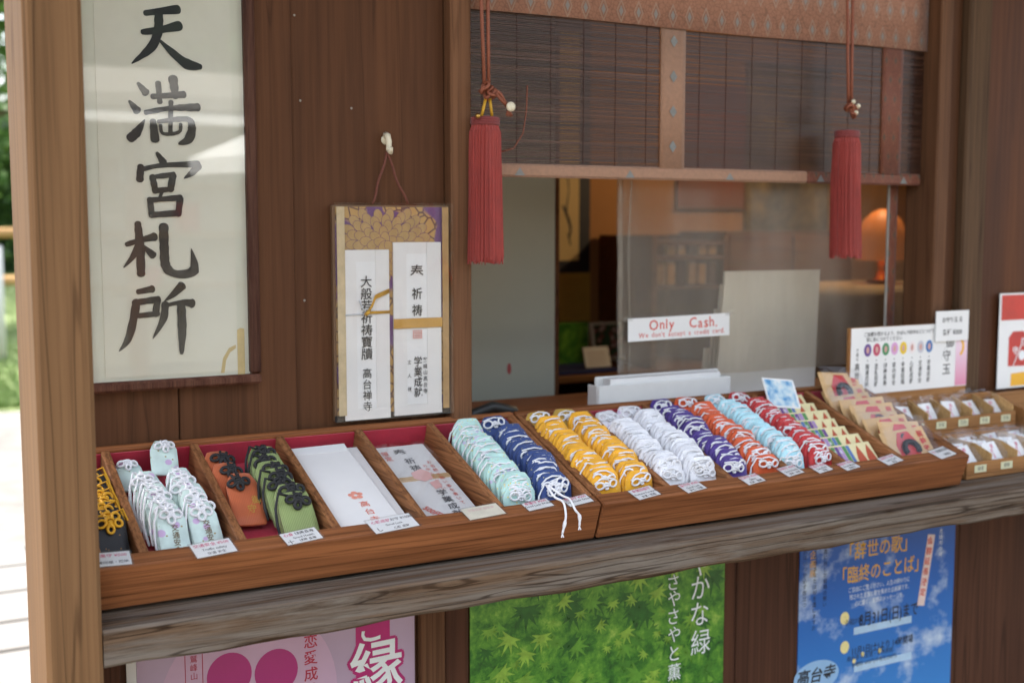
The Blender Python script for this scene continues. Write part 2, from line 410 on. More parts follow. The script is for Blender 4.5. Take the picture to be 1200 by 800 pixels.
M_broc = brocade('orange_brocade', srgb(138, 98, 78), srgb(172, 144, 126), srgb(150, 146, 142), 25, 1.45)
M_broc2 = plain('plain_brocade', srgb(160, 122, 97), .75, .14, 120, .3, 500, sheen=.2)
M_broc3 = brocade('red_brocade', srgb(104, 58, 40), srgb(140, 92, 66), srgb(90, 80, 66), 36, 1.5)
def slatmat():
    m, ns, ls, b = nt('bamboo_slat')
    n = N(ns, 'TexNoise', i_Scale=1.0, i_Detail=2.0); ls.new(coords(ns, ls, (1.2, 1, 330), False), n.inputs['Vector'])
    n2 = N(ns, 'TexNoise', i_Scale=5.0, i_Detail=3.0); ls.new(coords(ns, ls, rand=False), n2.inputs['Vector'])
    c = ramp(ns, ls, n.outputs['Fac'], [(.3, srgb(44, 27, 19)), (.55, srgb(70, 44, 32)), (.72, srgb(100, 68, 52))])
    ls.new(mixc(ns, ls, .5, c, ramp(ns, ls, n2.outputs['Fac'], [(.35, (.5, .45, .42)), (.65, (1, 1, 1))]), 'MULTIPLY'), b.inputs['Base Color']); b.inputs['Roughness'].default_value = .4
    return m
M_slat = slatmat()
M_dark = plain('dark_gap', (.02, .015, .012), .8)

# ------------------------------------------------------------------ courtyard
g = G(); n_ = 60; S = 400
g.add([(-S, -S, 0), (S, -S, 0), (S, S, 0), (-S, S, 0)], [[0, 1, 2, 3]])
struct('ground', g, plain('packed_earth', srgb(92, 86, 77), .9, .2, 3.0, .6, 60))
struct('gravel_yard', G().box(-14, 16, 3.2, 9.6, -.03, .004), plain('pale_gravel', srgb(86, 84, 80), .9, .35, 5.0, .6, 60))
M_slab = plain('pale_stone', srgb(94, 93, 91), .85, .1, 4.0, .3, 120)
sl = struct('stone_path', G().box(-2.5, 2.2, 3.62, 5.46, -.05, .006), plain('path_joint', (.03, .03, .03), .9))
ys = [3.66, 4.04, 4.34, 4.70, 5.06, 5.42]
for i in range(5):
    for j in range(6):
        x0 = -2.45 + j*.77 + (.38 if i % 2 else 0)
        part('slab', G().box(x0, x0+.74, ys[i]+.012, ys[i+1]-.012, .002, .035, .006), M_slab, sl)
g = G()
for k in range(60000):
    y = 9.6 + random.random()**1.5*26; x = random.uniform(-.4, 1.0)*y*.35 - .5
    a = random.random()*6.28; h = random.uniform(.03, .09); w = .012
    dx, dy = math.cos(a)*w, math.sin(a)*w
    g.v += [Vector((x-dx, y-dy, 0)), Vector((x+dx, y+dy, 0)), Vector((x+random.uniform(-.03, .03), y+random.uniform(-.03, .03), h))]
    g.f.append([3*k, 3*k+1, 3*k+2])
gr = struct('lawn', G().box(-8, 14, 9.5, 37, -.04, .012), plain('lawn_soil', srgb(92, 106, 58), .9, .2, 8))
gr['kind'] = 'structure'
struct('grass', g, plain('grass', srgb(96, 118, 60), .7, .3, 6), 'stuff')

def leafmat(name, a, b):
    m, ns, ls, bs = nt(name)
    n = N(ns, 'TexNoise', i_Scale=1.4, i_Detail=4.0); ls.new(coords(ns, ls), n.inputs['Vector'])
    c = ramp(ns, ls, n.outputs['Fac'], [(.35, a), (.65, b)]); ls.new(c, bs.inputs['Base Color'])
    tl = N(ns, 'BsdfTranslucent'); ls.new(c, tl.inputs[0]); mx = N(ns, 'MixShader'); mx.inputs[0].default_value = .35
    ls.new(bs.outputs[0], mx.inputs[1]); ls.new(tl.outputs[0], mx.inputs[2]); ls.new(mx.outputs[0], ns['Material Output'].inputs[0])
    bs.inputs['Roughness'].default_value = .5
    return m
M_leafA = leafmat('leaf_fresh', (.045, .12, .022), (.11, .20, .04))
M_leafB = leafmat('leaf_dark', (.02, .06, .015), (.06, .12, .03))
M_bark = plain('bark', srgb(86, 66, 50), .9, .3, 12, .6, 40)
def tree(label, x, y, h, r, nl, mat, seed, ls_=1.0):
    rd = random.Random(seed); t = thing('tree', label, 'tree', (x, y, 0), 'trees round the courtyard')
    g = G(); g.tube([(x, y, 0), (x+.06, y, h*.3), (x-.05, y+.05, h*.55), (x+.05, y, h*.85)], [.2, .15, .11, .04], 8)
    cl = []
    for k in range(14):
        a = rd.random()*6.28; z = h*rd.uniform(.42, .9); q = r*rd.uniform(.35, .8)
        e = Vector((x+math.cos(a)*q, y+math.sin(a)*q, z+rd.uniform(.2, .8)))
        g.tube([(x, y, z-.5), ((x+e.x)/2, (y+e.y)/2, z+.1), tuple(e)], [.06, .045, .02], 5); cl.append(e)
    part('trunk', g, M_bark, t, True)
    for k in range(30):
        a = rd.random()*6.28; q = r*math.sqrt(rd.random())*.95
        cl.append(Vector((x+math.cos(a)*q, y+math.sin(a)*q, h*rd.uniform(.34, 1.0))))
    g = G()
    for k in range(nl):
        c = cl[rd.randrange(len(cl))]; sg = r*.17
        p = c + Vector((rd.gauss(0, sg), rd.gauss(0, sg), rd.gauss(0, sg*.8)))
        L = rd.uniform(.06, .13)*ls_; e = Euler((rd.uniform(-1, 1), rd.uniform(-1, 1), rd.random()*6.28)).to_matrix()
        q = [p + e @ Vector(w) for w in ((-L, 0, 0), (0, -L*.5, .02), (L, 0, 0), (0, L*.5, .02))]
        o = len(g.v); g.v += q; g.f.append([o, o+1, o+2, o+3])
    part('crown', g, mat, t); return t
tree('fresh green tree nearest the lawn, seen left of the corner post', 1.0, 17.5, 6.2, 2.6, 9000, M_leafA, 1)
tree('tall dark green tree behind the lawn left of the corner post', 3.4, 26, 9.5, 3.8, 9000, M_leafB, 2)
tree('dark green tree farthest left behind the lawn', -1.2, 31, 9, 4.2, 9000, M_leafB, 3)
tree('tall leafy tree reflected at the top of the framed sign', 4.6, -14.5, 8.5, 3.6, 22000, M_leafB, 4, 1.7)
tree('second leafy tree reflected in the framed sign, right of the first', 8.4, -15.5, 9.0, 3.8, 22000, M_leafB, 5, 1.7)
tree('fresh green tree left of the trees reflected in the framed sign', .8, -16, 8, 3.5, 22000, M_leafA, 6, 1.7)
g = G(); rd = random.Random(11)
for k in range(26000):
    p = Vector((rd.uniform(-4, 13), 36+rd.gauss(0, .5), 4.6*rd.random()**.8)); L = rd.uniform(.07, .15); e = Euler((rd.uniform(-1.5, 1.5), rd.uniform(-1, 1), rd.random()*6.28)).to_matrix()
    o = len(g.v); g.v += [p + e @ Vector(w) for w in ((-L, 0, 0), (0, -L*.5, .02), (L, 0, 0), (0, L*.5, .02))]; g.f.append([o, o+1, o+2, o+3])
hd_ = thing('tall_hedge', 'tall leafy hedge closing the lawn behind the rail fence', 'hedge', (4, 36, 0))
part('foliage', g, M_leafA, hd_, kind='stuff'); part('stem', G().box(-4, 13, 36.2, 36.6, 0, 4.0), M_leafB, hd_)
# low rail fence beyond the lawn
fn = thing('rail_fence', 'low wooden rail fence across the lawn left of the post', 'fence', (1.3, 13.2, 0))
M_fence = wood('fence_wood', srgb(150, 116, 76), srgb(180, 146, 100), 'x', 1, .7)
for zz in (1.28, .8): part('rail', G().tube([(-1.5, 13.2, zz), (4.5, 13.2, zz)], .05, 8), M_fence, fn, True)
for xx in (-1.3, 0, 1.32, 2.7, 4.0): part('fence_post', G().tube([(xx, 13.14, 0), (xx, 13.14, 1.15)], .06, 8), plain('fence_post_paint', srgb(196, 196, 192), .7), fn, True)

# hall across the courtyard and parasol (seen mirrored in the sign's glass)
hl = thing('courtyard_hall', 'pale hall across the courtyard, mirrored in the framed sign', 'building', (3.0, -8.2, 0))
M_plaster = plain('plaster', srgb(216, 206, 184), .85, .06, 3)
part('wall', G().box(-1.6, 8.5, -8.4, -8.2, 0, 2.42), M_plaster, hl)
part('roof', G().prism([(-9.6, 2.5), (-6.9, 2.36), (-6.9, 2.48), (-9.6, 3.02)], frame((-2.2, 0, 0), (0, 1, 0), (0, 0, 1)), 11.4), plain('roof_tile', srgb(138, 134, 128), .7, .2, 12), hl)
for k in range(9):
    x = -1.4 + k*1.2; part('pillar', G().box(x, x+.14, -7.3, -7.16, 0, 2.37, .01), M_jamb, hl)
part('fascia', G().box(-2.0, 9.0, -6.96, -6.92, 2.24, 2.34), M_white, hl)
for zz in (.75, 1.25, 1.7):
    part('shelf', G().box(-1.4, 8.4, -8.19, -7.75, zz, zz+.04), M_lightw, hl)
for k in range(24):
    x = -.8 + k*.36; zz = (.79, 1.29, 1.74)[k % 3]; w = random.uniform(.16, .3)
    part('box', G().box(x, x+w, -8.1, -7.85, zz, zz+random.uniform(.14, .34), .01), random.choice([M_white, M_paper, M_redtext, M_scrollpaper, M_honey]), hl)
pr = thing('parasol', 'white garden parasol mirrored at the right of the framed sign', 'parasol', (3.35, -5.4, 0))
part('pole', G().tube([(3.35, -5.4, 0), (3.35, -5.4, 2.3)], .03, 8), M_white, pr, True)
g = G(); rim = []
vs_ = [Vector((3.35, -5.4, 2.32))]
for k in range(16):
    a = 6.283*k/16; rr = 1.05 if k % 2 == 0 else 1.0; vs_.append(Vector((3.35+rr*math.cos(a), -5.4+rr*math.sin(a), 1.86)))
for k in range(16): vs_.append(vs_[1+k] - Vector((0, 0, .12)))
g.add(vs_, [[0, 1+k, 1+(k+1) % 16] for k in range(16)] + [[1+k, 17+k, 17+(k+1) % 16, 1+(k+1) % 16] for k in range(16)])
part('canopy', g, plain('canvas', srgb(232, 232, 230), .8, .03), pr)

# ------------------------------------------------------------------ the shop booth (one building)
YW = 1.95
shop = thing('shrine_shop', 'brown wooden booth wall with sales window and weathered counter', 'building', (1.3, 1.95, 0))
T0 = 2.36
def board(x0, x1, y0, y1, z0, z1, mat, name='wall_board', b=.002, label=None):
    return part(name, G().box(x0, x1, y0, y1, z0, z1, b), mat, shop, label=label)
board(.272, .458, YW, 1.99, 0, T0, M_wall); board(.4595, .656, YW, 1.99, 0, T0, M_wall)
board(.6575, .938, YW+.012, 1.99, 0, T0, M_wall)
board(.939, .979, YW-.014, 2.03, 0, T0, M_jamb, 'window_jamb', .003)
board(2.14, 2.18, YW-.01, 2.03, 0, T0, M_jamb, 'window_jamb', .003)
board(2.182, 2.222, YW+.004, 2.0, 0, T0, M_wall)
board(2.2235, 2.297, YW-.016, 2.0, 0, T0, M_greyjamb, 'window_jamb', .004)
xx = 2.312
for k in range(8):
    w = (.33, .29, .36, .31)[k % 4]; board(xx, xx+w, YW+.006, 1.99, 0, T0, M_redwall); xx += w + .0015
board(.981, 2.138, 1.96, 2.0, CZ-.43, CZ-.405, M_tray, 'window_sill')
board(.981, 2.138, 1.962, 1.99, 0, CZ-.432, M_wall)
board(.981, 2.138, 1.962, 2.02, 2.0, T0, M_wall, 'lintel')
board(.981, 2.2, 2.002, 2.42, .955, .98, M_tray, 'inner_counter')
# base below the ledge
for x0, x1 in ((.27, .556), (.5575, .828), (.925, 1.206), (1.2075, 1.52), (1.5215, 1.80), (1.8015, 2.15), (2.1515, 2.46), (2.4615, 2.80), (2.8015, 3.2)):
    board(x0, x1, 1.85, 1.90, 0, .80, M_base, 'base_panel')
board(.83, .875, 1.835, 1.90, 0, .80, M_jamb, 'base_post', .003)
board(.876, .923, 1.842, 1.90, 0, .80, M_base, 'base_post', .003)
board(.272, .335, 1.835, 1.849, 0, .80, M_base, 'base_post', .003)
# ledge: one long weathered plank, slightly uneven
g = G(); xs = [.269 + k*.05 for k in range(64)]; prof = [(1.592, .856), (1.588, .852), (1.5885, .809), (1.592, .805), (1.96, .805), (1.96, .857)]
for k, x in enumerate(xs):
    for (y, z) in prof:
        j = (.0012*math.sin(k*1.7)+.001*math.sin(k*.63+y)) if y < 1.7 else 0
        g.v.append(Vector((x, y + j, z + (j if z < .83 else 0))))
npf = len(prof)
for k in range(len(xs)-1):
    for i in range(npf):
        j = (i+1) % npf; g.f.append([k*npf+i, k*npf+j, (k+1)*npf+j, (k+1)*npf+i])
g.f.append(list(range(npf))); g.f.append([(len(xs)-1)*npf+i for i in range(npf)][::-1])
part('counter_ledge', g, M_ledge, shop, label='weathered grey-brown plank ledge under the amulet trays')
board(.199, .268, 1.585, 1.765, 0, T0, M_post, 'corner_post', .006, 'light brown square corner post at the left')
# unseen eave and roof, added to shade the counter; room behind the window
for k in range(8):
    y = 1.16 + k*.42; board(-.55, 5.4, y, y+.417, T0+.002+.0, T0+.03, M_jamb, 'shade_roof_board', 0)
for k in range(8): board(-.5+k*.8, -.42+k*.8, .0+1.17, 4.4, T0+.032, T0+.12, M_jamb, 'shade_roof_rafter', 0)
board(-.55, 5.4, 1.16, 4.5, T0+.13, T0+.16, plain('roof_felt', (.05, .05, .05), .9), 'shade_roof_cover', 0)
M_ochre = plain('ochre_plaster', srgb(178, 126, 74), .85, .08, 4)
M_roomwood = wood('room_wood', srgb(96, 60, 40), srgb(128, 86, 58), 'x', 1, .5)
board(.80, 5.0, 3.75, 3.85, 0, T0, M_ochre, 'room_wall', 0)
board(.80, .86, 2.0, 3.749, 0, T0, M_ochre, 'room_wall', 0); board(4.94, 5.0, 2.0, 3.749, 0, T0, M_ochre, 'room_wall', 0)
board(.861, 4.939, 2.0, 3.749, .0, .04, M_roomwood, 'room_floor', 0)

M_nail = plain('nail_head', srgb(150, 142, 130), .5)
for px, py in ((352, 118), (357, 352), (412, 127), (345, 18)):
    q = P(px, py, 1.961); part('nail', G().lathe([(.0022, 0), (.002, .0012), (.0005, .0018)], (q.x, 1.9625, q.z), 8, Matrix.Rotation(R(90), 3, 'X')), M_nail, shop)
# ------------------------------------------------------------------ framed sign
sg = thing('framed_sign', 'tall glazed frame with black brush calligraphy on cream paper', 'sign', (.45, 1.94, CZ-.262))
fx0, fx1, fz0, fz1 = .303, .590, CZ-.262, CZ+.44
fw = .018
part('frame_rail', G().box(fx0, fx1, 1.929, 1.949, fz0, fz0+.016, .004), M_framew, sg)
part('frame_rail', G().box(fx0, fx1, 1.929, 1.949, fz1-.016, fz1, .004), M_framew, sg)
part('frame_stile', G().box(fx0, fx0+fw, 1.9295, 1.949, fz0+.0165, fz1-.0165, .004), M_framew, sg)
part('frame_stile', G().box(fx1-fw, fx1, 1.9295, 1.949, fz0+.0165, fz1-.0165, .004), M_framew, sg)
part('mat_board', G().box(fx0+.0165, fx1-.0165, 1.943, 1.9485, fz0+.015, fz1-.015), M_mat, sg)
part('paper', G().box(fx0+.042, fx1-.037, 1.9418, 1.9428, fz0+.022, fz1-.02), M_scrollpaper, sg)
g = G(); Ms = wallM(1.9414)
ox, oz = P(284, 414, 1.9414).x, P(284, 414, 1.9414).z
g.flat([(ox-.008, oz-.038), (ox+.004, oz-.038), (ox+.004, oz+.040), (ox-.002, oz+.042), (ox-.008, oz+.039)], Ms)
g.flat([(ox-.036, oz-.030), (ox-.032, oz-.006), (ox-.022, oz+.010), (ox-.0105, oz+.015), (ox-.0105, oz+.009), (ox-.02, oz+.003), (ox-.027, oz-.010), (ox-.030, oz-.030)], Ms)
part('stain', g, M_stain, sg)
YI = 1.941
def zpt(zx, zy, z2=False):
    p = P(100 + zx/3.3333, (230 if z2 else 0) + zy/3.3333, YI); return (p.x, p.z)
KW = .00042
CH = {
 '天': (0, [([(234,52),(300,44),(360,38)],[20,24,34]), ([(224,126),(290,118),(366,102)],[20,26,36]), ([(287,50),(284,120),(258,185),(182,248)],[30,34,36,5]), ([(292,160),(340,206),(395,250),(448,262)],[10,26,40,22])]),
 '満': (0, [([(206,326),(236,362)],[12,30]), ([(172,396),(202,432)],[10,32]), ([(176,540),(202,516),(232,468)],[34,34,4]),
   ([(262,378),(320,374),(384,370)],[20,22,28]), ([(284,325),(291,400)],[22,20]), ([(342,308),(352,378)],[36,26]), ([(236,440),(330,424),(438,420)],[20,18,32]),
   ([(264,474),(272,545)],[24,34]), ([(284,476),(395,466),(416,500),(402,545),(366,562)],[14,22,30,36,10]), ([(334,398),(332,518)],[18,16]), ([(293,490),(300,520),(334,524),(368,514),(372,486)],[14,12,14,12,14])]),
 '宮': (0, [([(280,598),(304,634)],[12,30]), ([(216,650),(213,702)],[24,28]), ([(220,662),(300,646),(440,642)],[16,18,26]), ([(440,648),(418,674),(386,697)],[32,26,4]),
   ([(262,690),(274,748)],[24,24]), ([(262,692),(345,682)],[16,22]), ([(342,686),(332,742)],[28,24]), ([(270,746),(340,738)],[20,18]), ([(300,745),(290,775)],[14,12]),
   ([(252,778),(260,842)],[22,24]), ([(252,782),(372,772)],[18,22]), ([(370,776),(362,838)],[26,24]), ([(256,840),(364,832)],[22,24])]),
 '札': (1, [([(162,188),(210,173),(270,158)],[18,20,32]), ([(205,106),(214,200),(218,304)],[24,34,30]), ([(214,180),(186,235),(150,278)],[30,20,4]), ([(224,192),(264,230)],[10,30]),
   ([(306,118),(308,200),(316,276),(360,304),(424,288),(414,205)],[36,34,36,28,40,3])]),
 '所': (1, [([(206,373),(262,362)],[20,28]), ([(190,416),(285,402)],[22,26]), ([(200,412),(186,490),(166,560),(132,605)],[30,30,28,3]), ([(282,404),(274,462)],[26,24]), ([(210,466),(284,458)],[20,20]),
   ([(376,350),(342,384),(308,410)],[36,24,3]), ([(312,420),(304,480),(264,555)],[28,28,3]), ([(308,428),(370,414),(416,418)],[12,16,36]), ([(374,420),(378,520),(376,612)],[32,34,14])]),
}
for ch, (z2, st) in CH.items():
    g = G()
    for q, (pts, ws) in enumerate(st): stroke(g, wallM(YI - .0001*q), [zpt(a, b, z2) for a, b in pts], [w*KW for w in ws])
    part('character', g, M_ink, sg, label='brushed character ' + ch)
part('glass', G().box(fx0+.0165, fx1-.0165, 1.936, 1.938, fz0+.0145, fz1-.0145), M_glass, sg)

# ------------------------------------------------------------------ peg, wrapped brocade board, prayer envelopes
c = P(453, 168, 1.955)
pg = thing('wall_peg', 'small ivory wall hook above the wrapped brocade board', 'hook', (c.x, 1.962, c.z))
part('back_plate', G().lathe([(.002, 0), (.0075, .0005), (.0085, .003), (.006, .0045)], (c.x, 1.962, c.z+.006), 14, Matrix.Rotation(R(90), 3, 'X')), M_ivory, pg, True)
part('hook_arm', G().tube([(c.x, 1.958, c.z+.014), (c.x, 1.95, c.z+.012), (c.x, 1.944, c.z+.002), (c.x, 1.946, c.z-.012), (c.x, 1.938, c.z-.016), (c.x, 1.934, c.z-.008)], [.006, .0055, .005, .005, .0045, .003], 8), M_ivory, pg, True)
bx0, bx1, bz0, bz1 = .722, .938, CZ-.340, CZ+.03
yb = 1.9475
def purple_brocade():
    m, ns, ls, b = nt('purple_brocade'); co = coords(ns, ls, rand=False)
    vo = N(ns, 'TexVoronoi', i_Scale=52.0, feature='DISTANCE_TO_EDGE'); ls.new(co, vo.inputs['Vector'])
    n = N(ns, 'TexNoise', i_Scale=14.0, i_Detail=1.0); ls.new(co, n.inputs['Vector'])
    gold = mixc(ns, ls, ramp(ns, ls, vo.outputs['Distance'], [(.03, (0, 0, 0)), (.1, (1, 1, 1))]), srgb(96, 66, 60), srgb(182, 144, 84))
    c = mixc(ns, ls, ramp(ns, ls, n.outputs['Fac'], [(.5, (0, 0, 0)), (.53, (1, 1, 1))]), gold, srgb(104, 70, 118))
    ls.new(c, b.inputs['Base Color']); b.inputs['Roughness'].default_value = .55
    return m
hb = thing('brocade_board', 'purple and gold brocade board in plastic hanging on the hook', 'board', (.83, 1.95, bz0))
part('backing', G().box(bx0, bx1, yb, 1.9605, bz0, bz1, .002), plain('board_edge', srgb(120, 92, 66), .6), hb)
part('foot_bar', G().box(bx0-.001, bx1+.001, yb-.003, yb-.0003, bz0+.0005, bz0+.0115), M_dark, hb)
MPB = purple_brocade()
part('brocade_face', G().box(bx0+.004, bx1-.004, yb-.002, yb-.0002, bz0+.012, bz1-.003), MPB, hb)
# chrysanthemum-like scale rosette woven large at the top of the cloth
M_goldpetal = plain('gold_petal', srgb(172, 140, 90), .5, .12, 60); M_petaledge = plain('petal_edge', srgb(112, 78, 96), .6)
g1, g2 = G(), G(); q = P(452, 285, yb-.003)
lay = 0
for r_, nn in ((.064, 22), (.053, 18), (.042, 15), (.031, 12), (.020, 8), (.009, 5)):
    for k in range(nn):
        a = math.pi*2*k/nn + r_*47
        u, v = q.x + r_*1.15*math.cos(a), q.z + r_*.9*math.sin(a)
        if v < bz1-.013 and abs(u-.83) < .094:
            for gg, e1, e2, dd in ((g1, .0125, .0088, 0), (g2, .0117, .0080, .000008)):
                gg.flat([(u+e1*math.cos(a)*math.cos(w)-e2*math.sin(a)*math.sin(w), v+e1*math.sin(a)*math.cos(w)+e2*math.cos(a)*math.sin(w)) for w in [6.2832*z/14 for z in range(14)]], wallM(yb-.00215-lay*.000016-dd))
            lay += 1
part('petal_edge', g1, M_petaledge, hb); part('petal', g2, M_goldpetal, hb)
part('side_strip', G().box(bx0+.004, bx0+.018, yb-.0085, yb-.0075, bz0+.012, bz1-.003), plain('gold_strip', srgb(196, 176, 138), .5, .15, 60), hb)
part('side_strip', G().box(bx1-.016, bx1-.004, yb-.0085, yb-.0075, bz0+.012, bz1-.003), plain('gold_strip_dark', srgb(170, 134, 84), .5, .15, 60), hb)
# plastic wrap: thin crinkled sheet with thickness
def crinkle(x0, x1, z0, z1, y, nx, nz, amp, t=.0006, seed=0):
    rd = random.Random(seed); g = G(); w = nx+1
    J = [[rd.uniform(-amp, amp) for _ in range(nx+1)] for _ in range(nz+1)]
    for s in (0, 1):
        for j in range(nz+1):
            for i in range(nx+1):
                g.v.append(Vector((x0+(x1-x0)*i/nx, y + J[j][i] + s*t, z0+(z1-z0)*j/nz)))
    o = w*(nz+1)
    for j in range(nz):
        for i in range(nx):
            a = j*w+i; g.f.append([a, a+1, a+w+1, a+w]); g.f.append([o+a, o+a+w, o+a+w+1, o+a+1])
    return g
part('plastic_wrap', crinkle(bx0-.002, bx1+.002, bz0+.002, bz1+.004, yb-.0145, 8, 12, .0005, seed=3), M_wrap, hb, True)
for a, b in ((436, 0), (478, 1)):
    q = P(a, 239, yb); c = P(453, 178, 1.945)
    pts = [c + (q-c)*t + Vector((math.sin(t*9)*.0015, 0, -.004*math.sin(math.pi*t))) for t in [k/10 for k in range(11)]]
    part('hanging_cord', G().tube(pts, .0022, 6), plain('brown_cord', srgb(110, 62, 48), .8, .2, 200), hb, True)
def envelope(label, x0, x1, z0, z1, cols, band, base):
    e = thing('prayer_envelope', label, 'envelope', (base, yb-.003, z0), 'prayer envelopes on the brocade board')
    w = x1-x0; xm0, xm1 = x0+w*.27, x0+w*.70
    ye = yb-.0048
    part('envelope_sheet', G().box(x0, x1, ye, yb-.0028, z0, z1), M_paper, e)
    part('inner_strip', G().box(xm0-.004, xm1+.004, ye-.0006, ye-.0001, z0+.018, z1-.02), M_white, e)
    part('flap', G().box(x0, xm0, ye-.0014, ye-.0007, z0+.016, z1-.0004), M_paper, e)
    part('flap', G().box(xm1, x1, ye-.0014, ye-.0007, z0+.016, z1-.0004), M_paper, e)
    part('foot_fold', G().box(x0-.0003, x1+.0003, ye-.002, ye-.0015, z0-.0003, z0+.017), M_paper, e)
    return e, ye, (xm0+xm1)/2
L = [P(401, 293, yb), P(456, 488, yb)]; Rr = [P(459, 284, yb), P(516, 482, yb)]
e, ye, xm = envelope('left white prayer envelope with thin gold and silver tied cord', L[0].x, L[1].x, L[1].z, L[0].z, 0, 0, (L[0].x+L[1].x)/2)
g = G(); MM = wallM(ye-.0021)
sz = .0235
text(g, MM, '大般若祈祷寶牘', xm, P(430, 330, yb).z, .0212, True, 1.02, .008, .975)
text(g, MM, '高台禅寺', xm, P(430, 437, yb).z, .0185, True, .95, .004, 1.03)
part('lettering', g, M_ink, e)
g = G(); zc = P(430, 366, yb).z
g.tube([(L[0].x, ye-.0025, zc-.003), (xm-.005, ye-.0035, zc-.002), (xm, ye-.0035, zc)], .0014, 6)
g.tube([(xm, ye-.0038, zc), (xm-.008, ye-.005, zc+.008), (xm-.014, ye-.004, zc+.022)], .0013, 6)
part('silver_cord', g, plain('silver_cord', srgb(196, 200, 204), .35, .1), e, True)
g = G()
for dz in (-.0012, .0012): g.tube([(xm-.002, ye-.0036, zc+dz*.5), (xm+.012, ye-.003, zc+dz), (L[1].x, ye-.0024, zc+dz)], .0014, 6)
for dz in (0, .0026, .0052): g.tube([(xm, ye-.004, zc), (xm+.008, ye-.007, zc+.010+dz*.6), (xm+.015, ye-.006, zc+.024+dz), (L[1].x-.001, ye-.003, zc+.034+dz)], .0013, 6)
g.tube([(xm-.004, ye-.005, zc-.004), (xm, ye-.007, zc), (xm+.004, ye-.005, zc+.004)], [.003, .004, .003], 8)
part('gold_cord', g, plain('gold_cord_metal', srgb(196, 150, 50), .3, .1, metal=.3), e, True)
e, ye, xm = envelope('right white prayer envelope with a flat gold band across', Rr[0].x, Rr[1].x, Rr[1].z, Rr[0].z, 0, 0, (Rr[0].x+Rr[1].x)/2)
g = G(); MM = wallM(ye-.0021)
text(g, MM, '奉', xm, P(488, 319, yb).z, .028, False, .95, .003)
text(g, MM, '祈祷', xm, P(488, 344, yb).z, .0215, True, .95, .01, 1.35)
part('lettering', g, M_ink, e); g = G(); text(g, MM, '学業成就', xm+.001, P(488, 423, yb).z, .0185, True, .9, .008, .98)
text(g, MM, '鷲峰山高台寺', xm+.0150, P(500, 421, yb).z, .0095, True, .9, .006, 1.15)
text(g, MM, '主 人 様', xm-.0155, P(477, 424, yb).z, .0085, True, .9, 0, 1.4)
part('lettering', g, M_ink, e)
zb = P(488, 378, yb).z
part('gold_band', G().box(Rr[0].x-.0012, Rr[1].x+.0012, ye-.0042, ye-.0026, zb-.0085, zb+.0085, .0004), plain('gold_band', srgb(192, 148, 72), .35, .08, metal=.2), e)
g = G(); zs = P(488, 391, yb).z; MM = wallM(ye-.0022)
for k in range(6): g.flat([(xm-.008+k*.0031, zs-.007), (xm-.0068+k*.0031, zs-.007), (xm-.0068+k*.0031, zs+.007), (xm-.008+k*.0031, zs+.007)], MM)
for k in range(4): g.flat([(xm-.009, zs-.0075+k*.0045), (xm+.0095, zs-.0075+k*.0045), (xm+.0095, zs-.0065+k*.0045), (xm-.009, zs-.0065+k*.0045)], wallM(ye-.0023))
part('red_seal', g, plain('pale_red_print', srgb(222, 150, 140), .7), e)

# ------------------------------------------------------------------ bamboo blind
YB = 1.985
bl = thing('bamboo_blind', 'dark bamboo slat blind edged in orange brocade over the window', 'blind', (1.56, YB, CZ+.083))
zt, zh1, zh0 = CZ+.38, CZ+.109, CZ+.084
bands = [(1.417, 1.475, M_broc2), (2.01, 2.069, M_broc3)]
segs = [(.984, 1.4165), (1.4755, 2.0095), (2.0695, 2.137)]
for s0, s1 in segs:
    g = G(); zz = zh1 + .001; k = 0
    while zz < CZ+.52:
        tlt = random.uniform(-.0006, .0006); r_ = random.uniform(.00160, .0019)
        g.tube([(s0, YB+random.uniform(-.0006, .0006), zz-tlt), ((s0+s1)/2, YB+random.uniform(-.0008, .0008), zz+random.uniform(-.0004, .0004)), (s1, YB, zz+tlt)], r_, 4)
        zz += .00325; k += 1
    part('slat', g, M_slat, bl, kind='stuff')
    n = max(1, int((s1-s0)/.066))
    for k in range(n):
        x = s0 + (k+.55)*(s1-s0)/n
        part('binding_thread', G().tube([(x, YB-.0022, zh1), (x+.0005, YB-.0022, zh1+.2), (x, YB-.0022, CZ+.5)], .00045, 4), plain('thread%d' % (k % 2), srgb(70, 36, 30), .8), bl)
g = G(); nx = 40
def clothsheet(x0, x1, z0, z1, y, t=.003, amp=.0012, nx=24, sag=0.0):
    g = G()
    for s in (0, 1):
        for k in range(nx+1):
            u = k/nx; x = x0+(x1-x0)*u; yy = y - s*t + amp*math.sin(u*17+z0*9)
            for z in (z0 + sag*math.sin(u*9), z1): g.v.append(Vector((x, yy, z)))
    o = 2*(nx+1)
    for k in range(nx):
        a = 2*k; g.f += [[a, a+1, a+3, a+2], [o+a, o+a+2, o+a+3, o+a+1], [a, a+2, o+a+2, o+a], [a+1, o+a+1, o+a+3, a+3]]
    g.f += [[0, o, o+1, 1], [2*nx, 2*nx+1, o+2*nx+1, o+2*nx]]
    return g
part('top_valance', clothsheet(.982, 2.139, zt-.001, CZ+.6, YB-.006, sag=.0015), M_broc, bl, True)
for x0, x1, m in bands: part('brocade_band', clothsheet(x0, x1, zh1-.002, zt+.02, YB-.002, .003, .0006, 6), m, bl, True)
part('bottom_hem', G().box(.984, 1.80, YB-.006, YB+.006, zh0, zh1, .004), M_broc2, bl)
part('bottom_hem', G().box(1.8005, 2.137, YB-.005, YB+.006, zh0-.0005, zh1-.0005, .004), M_broc3, bl)
M_motif = plain('motif', srgb(126, 126, 122), .6, .15, 100)
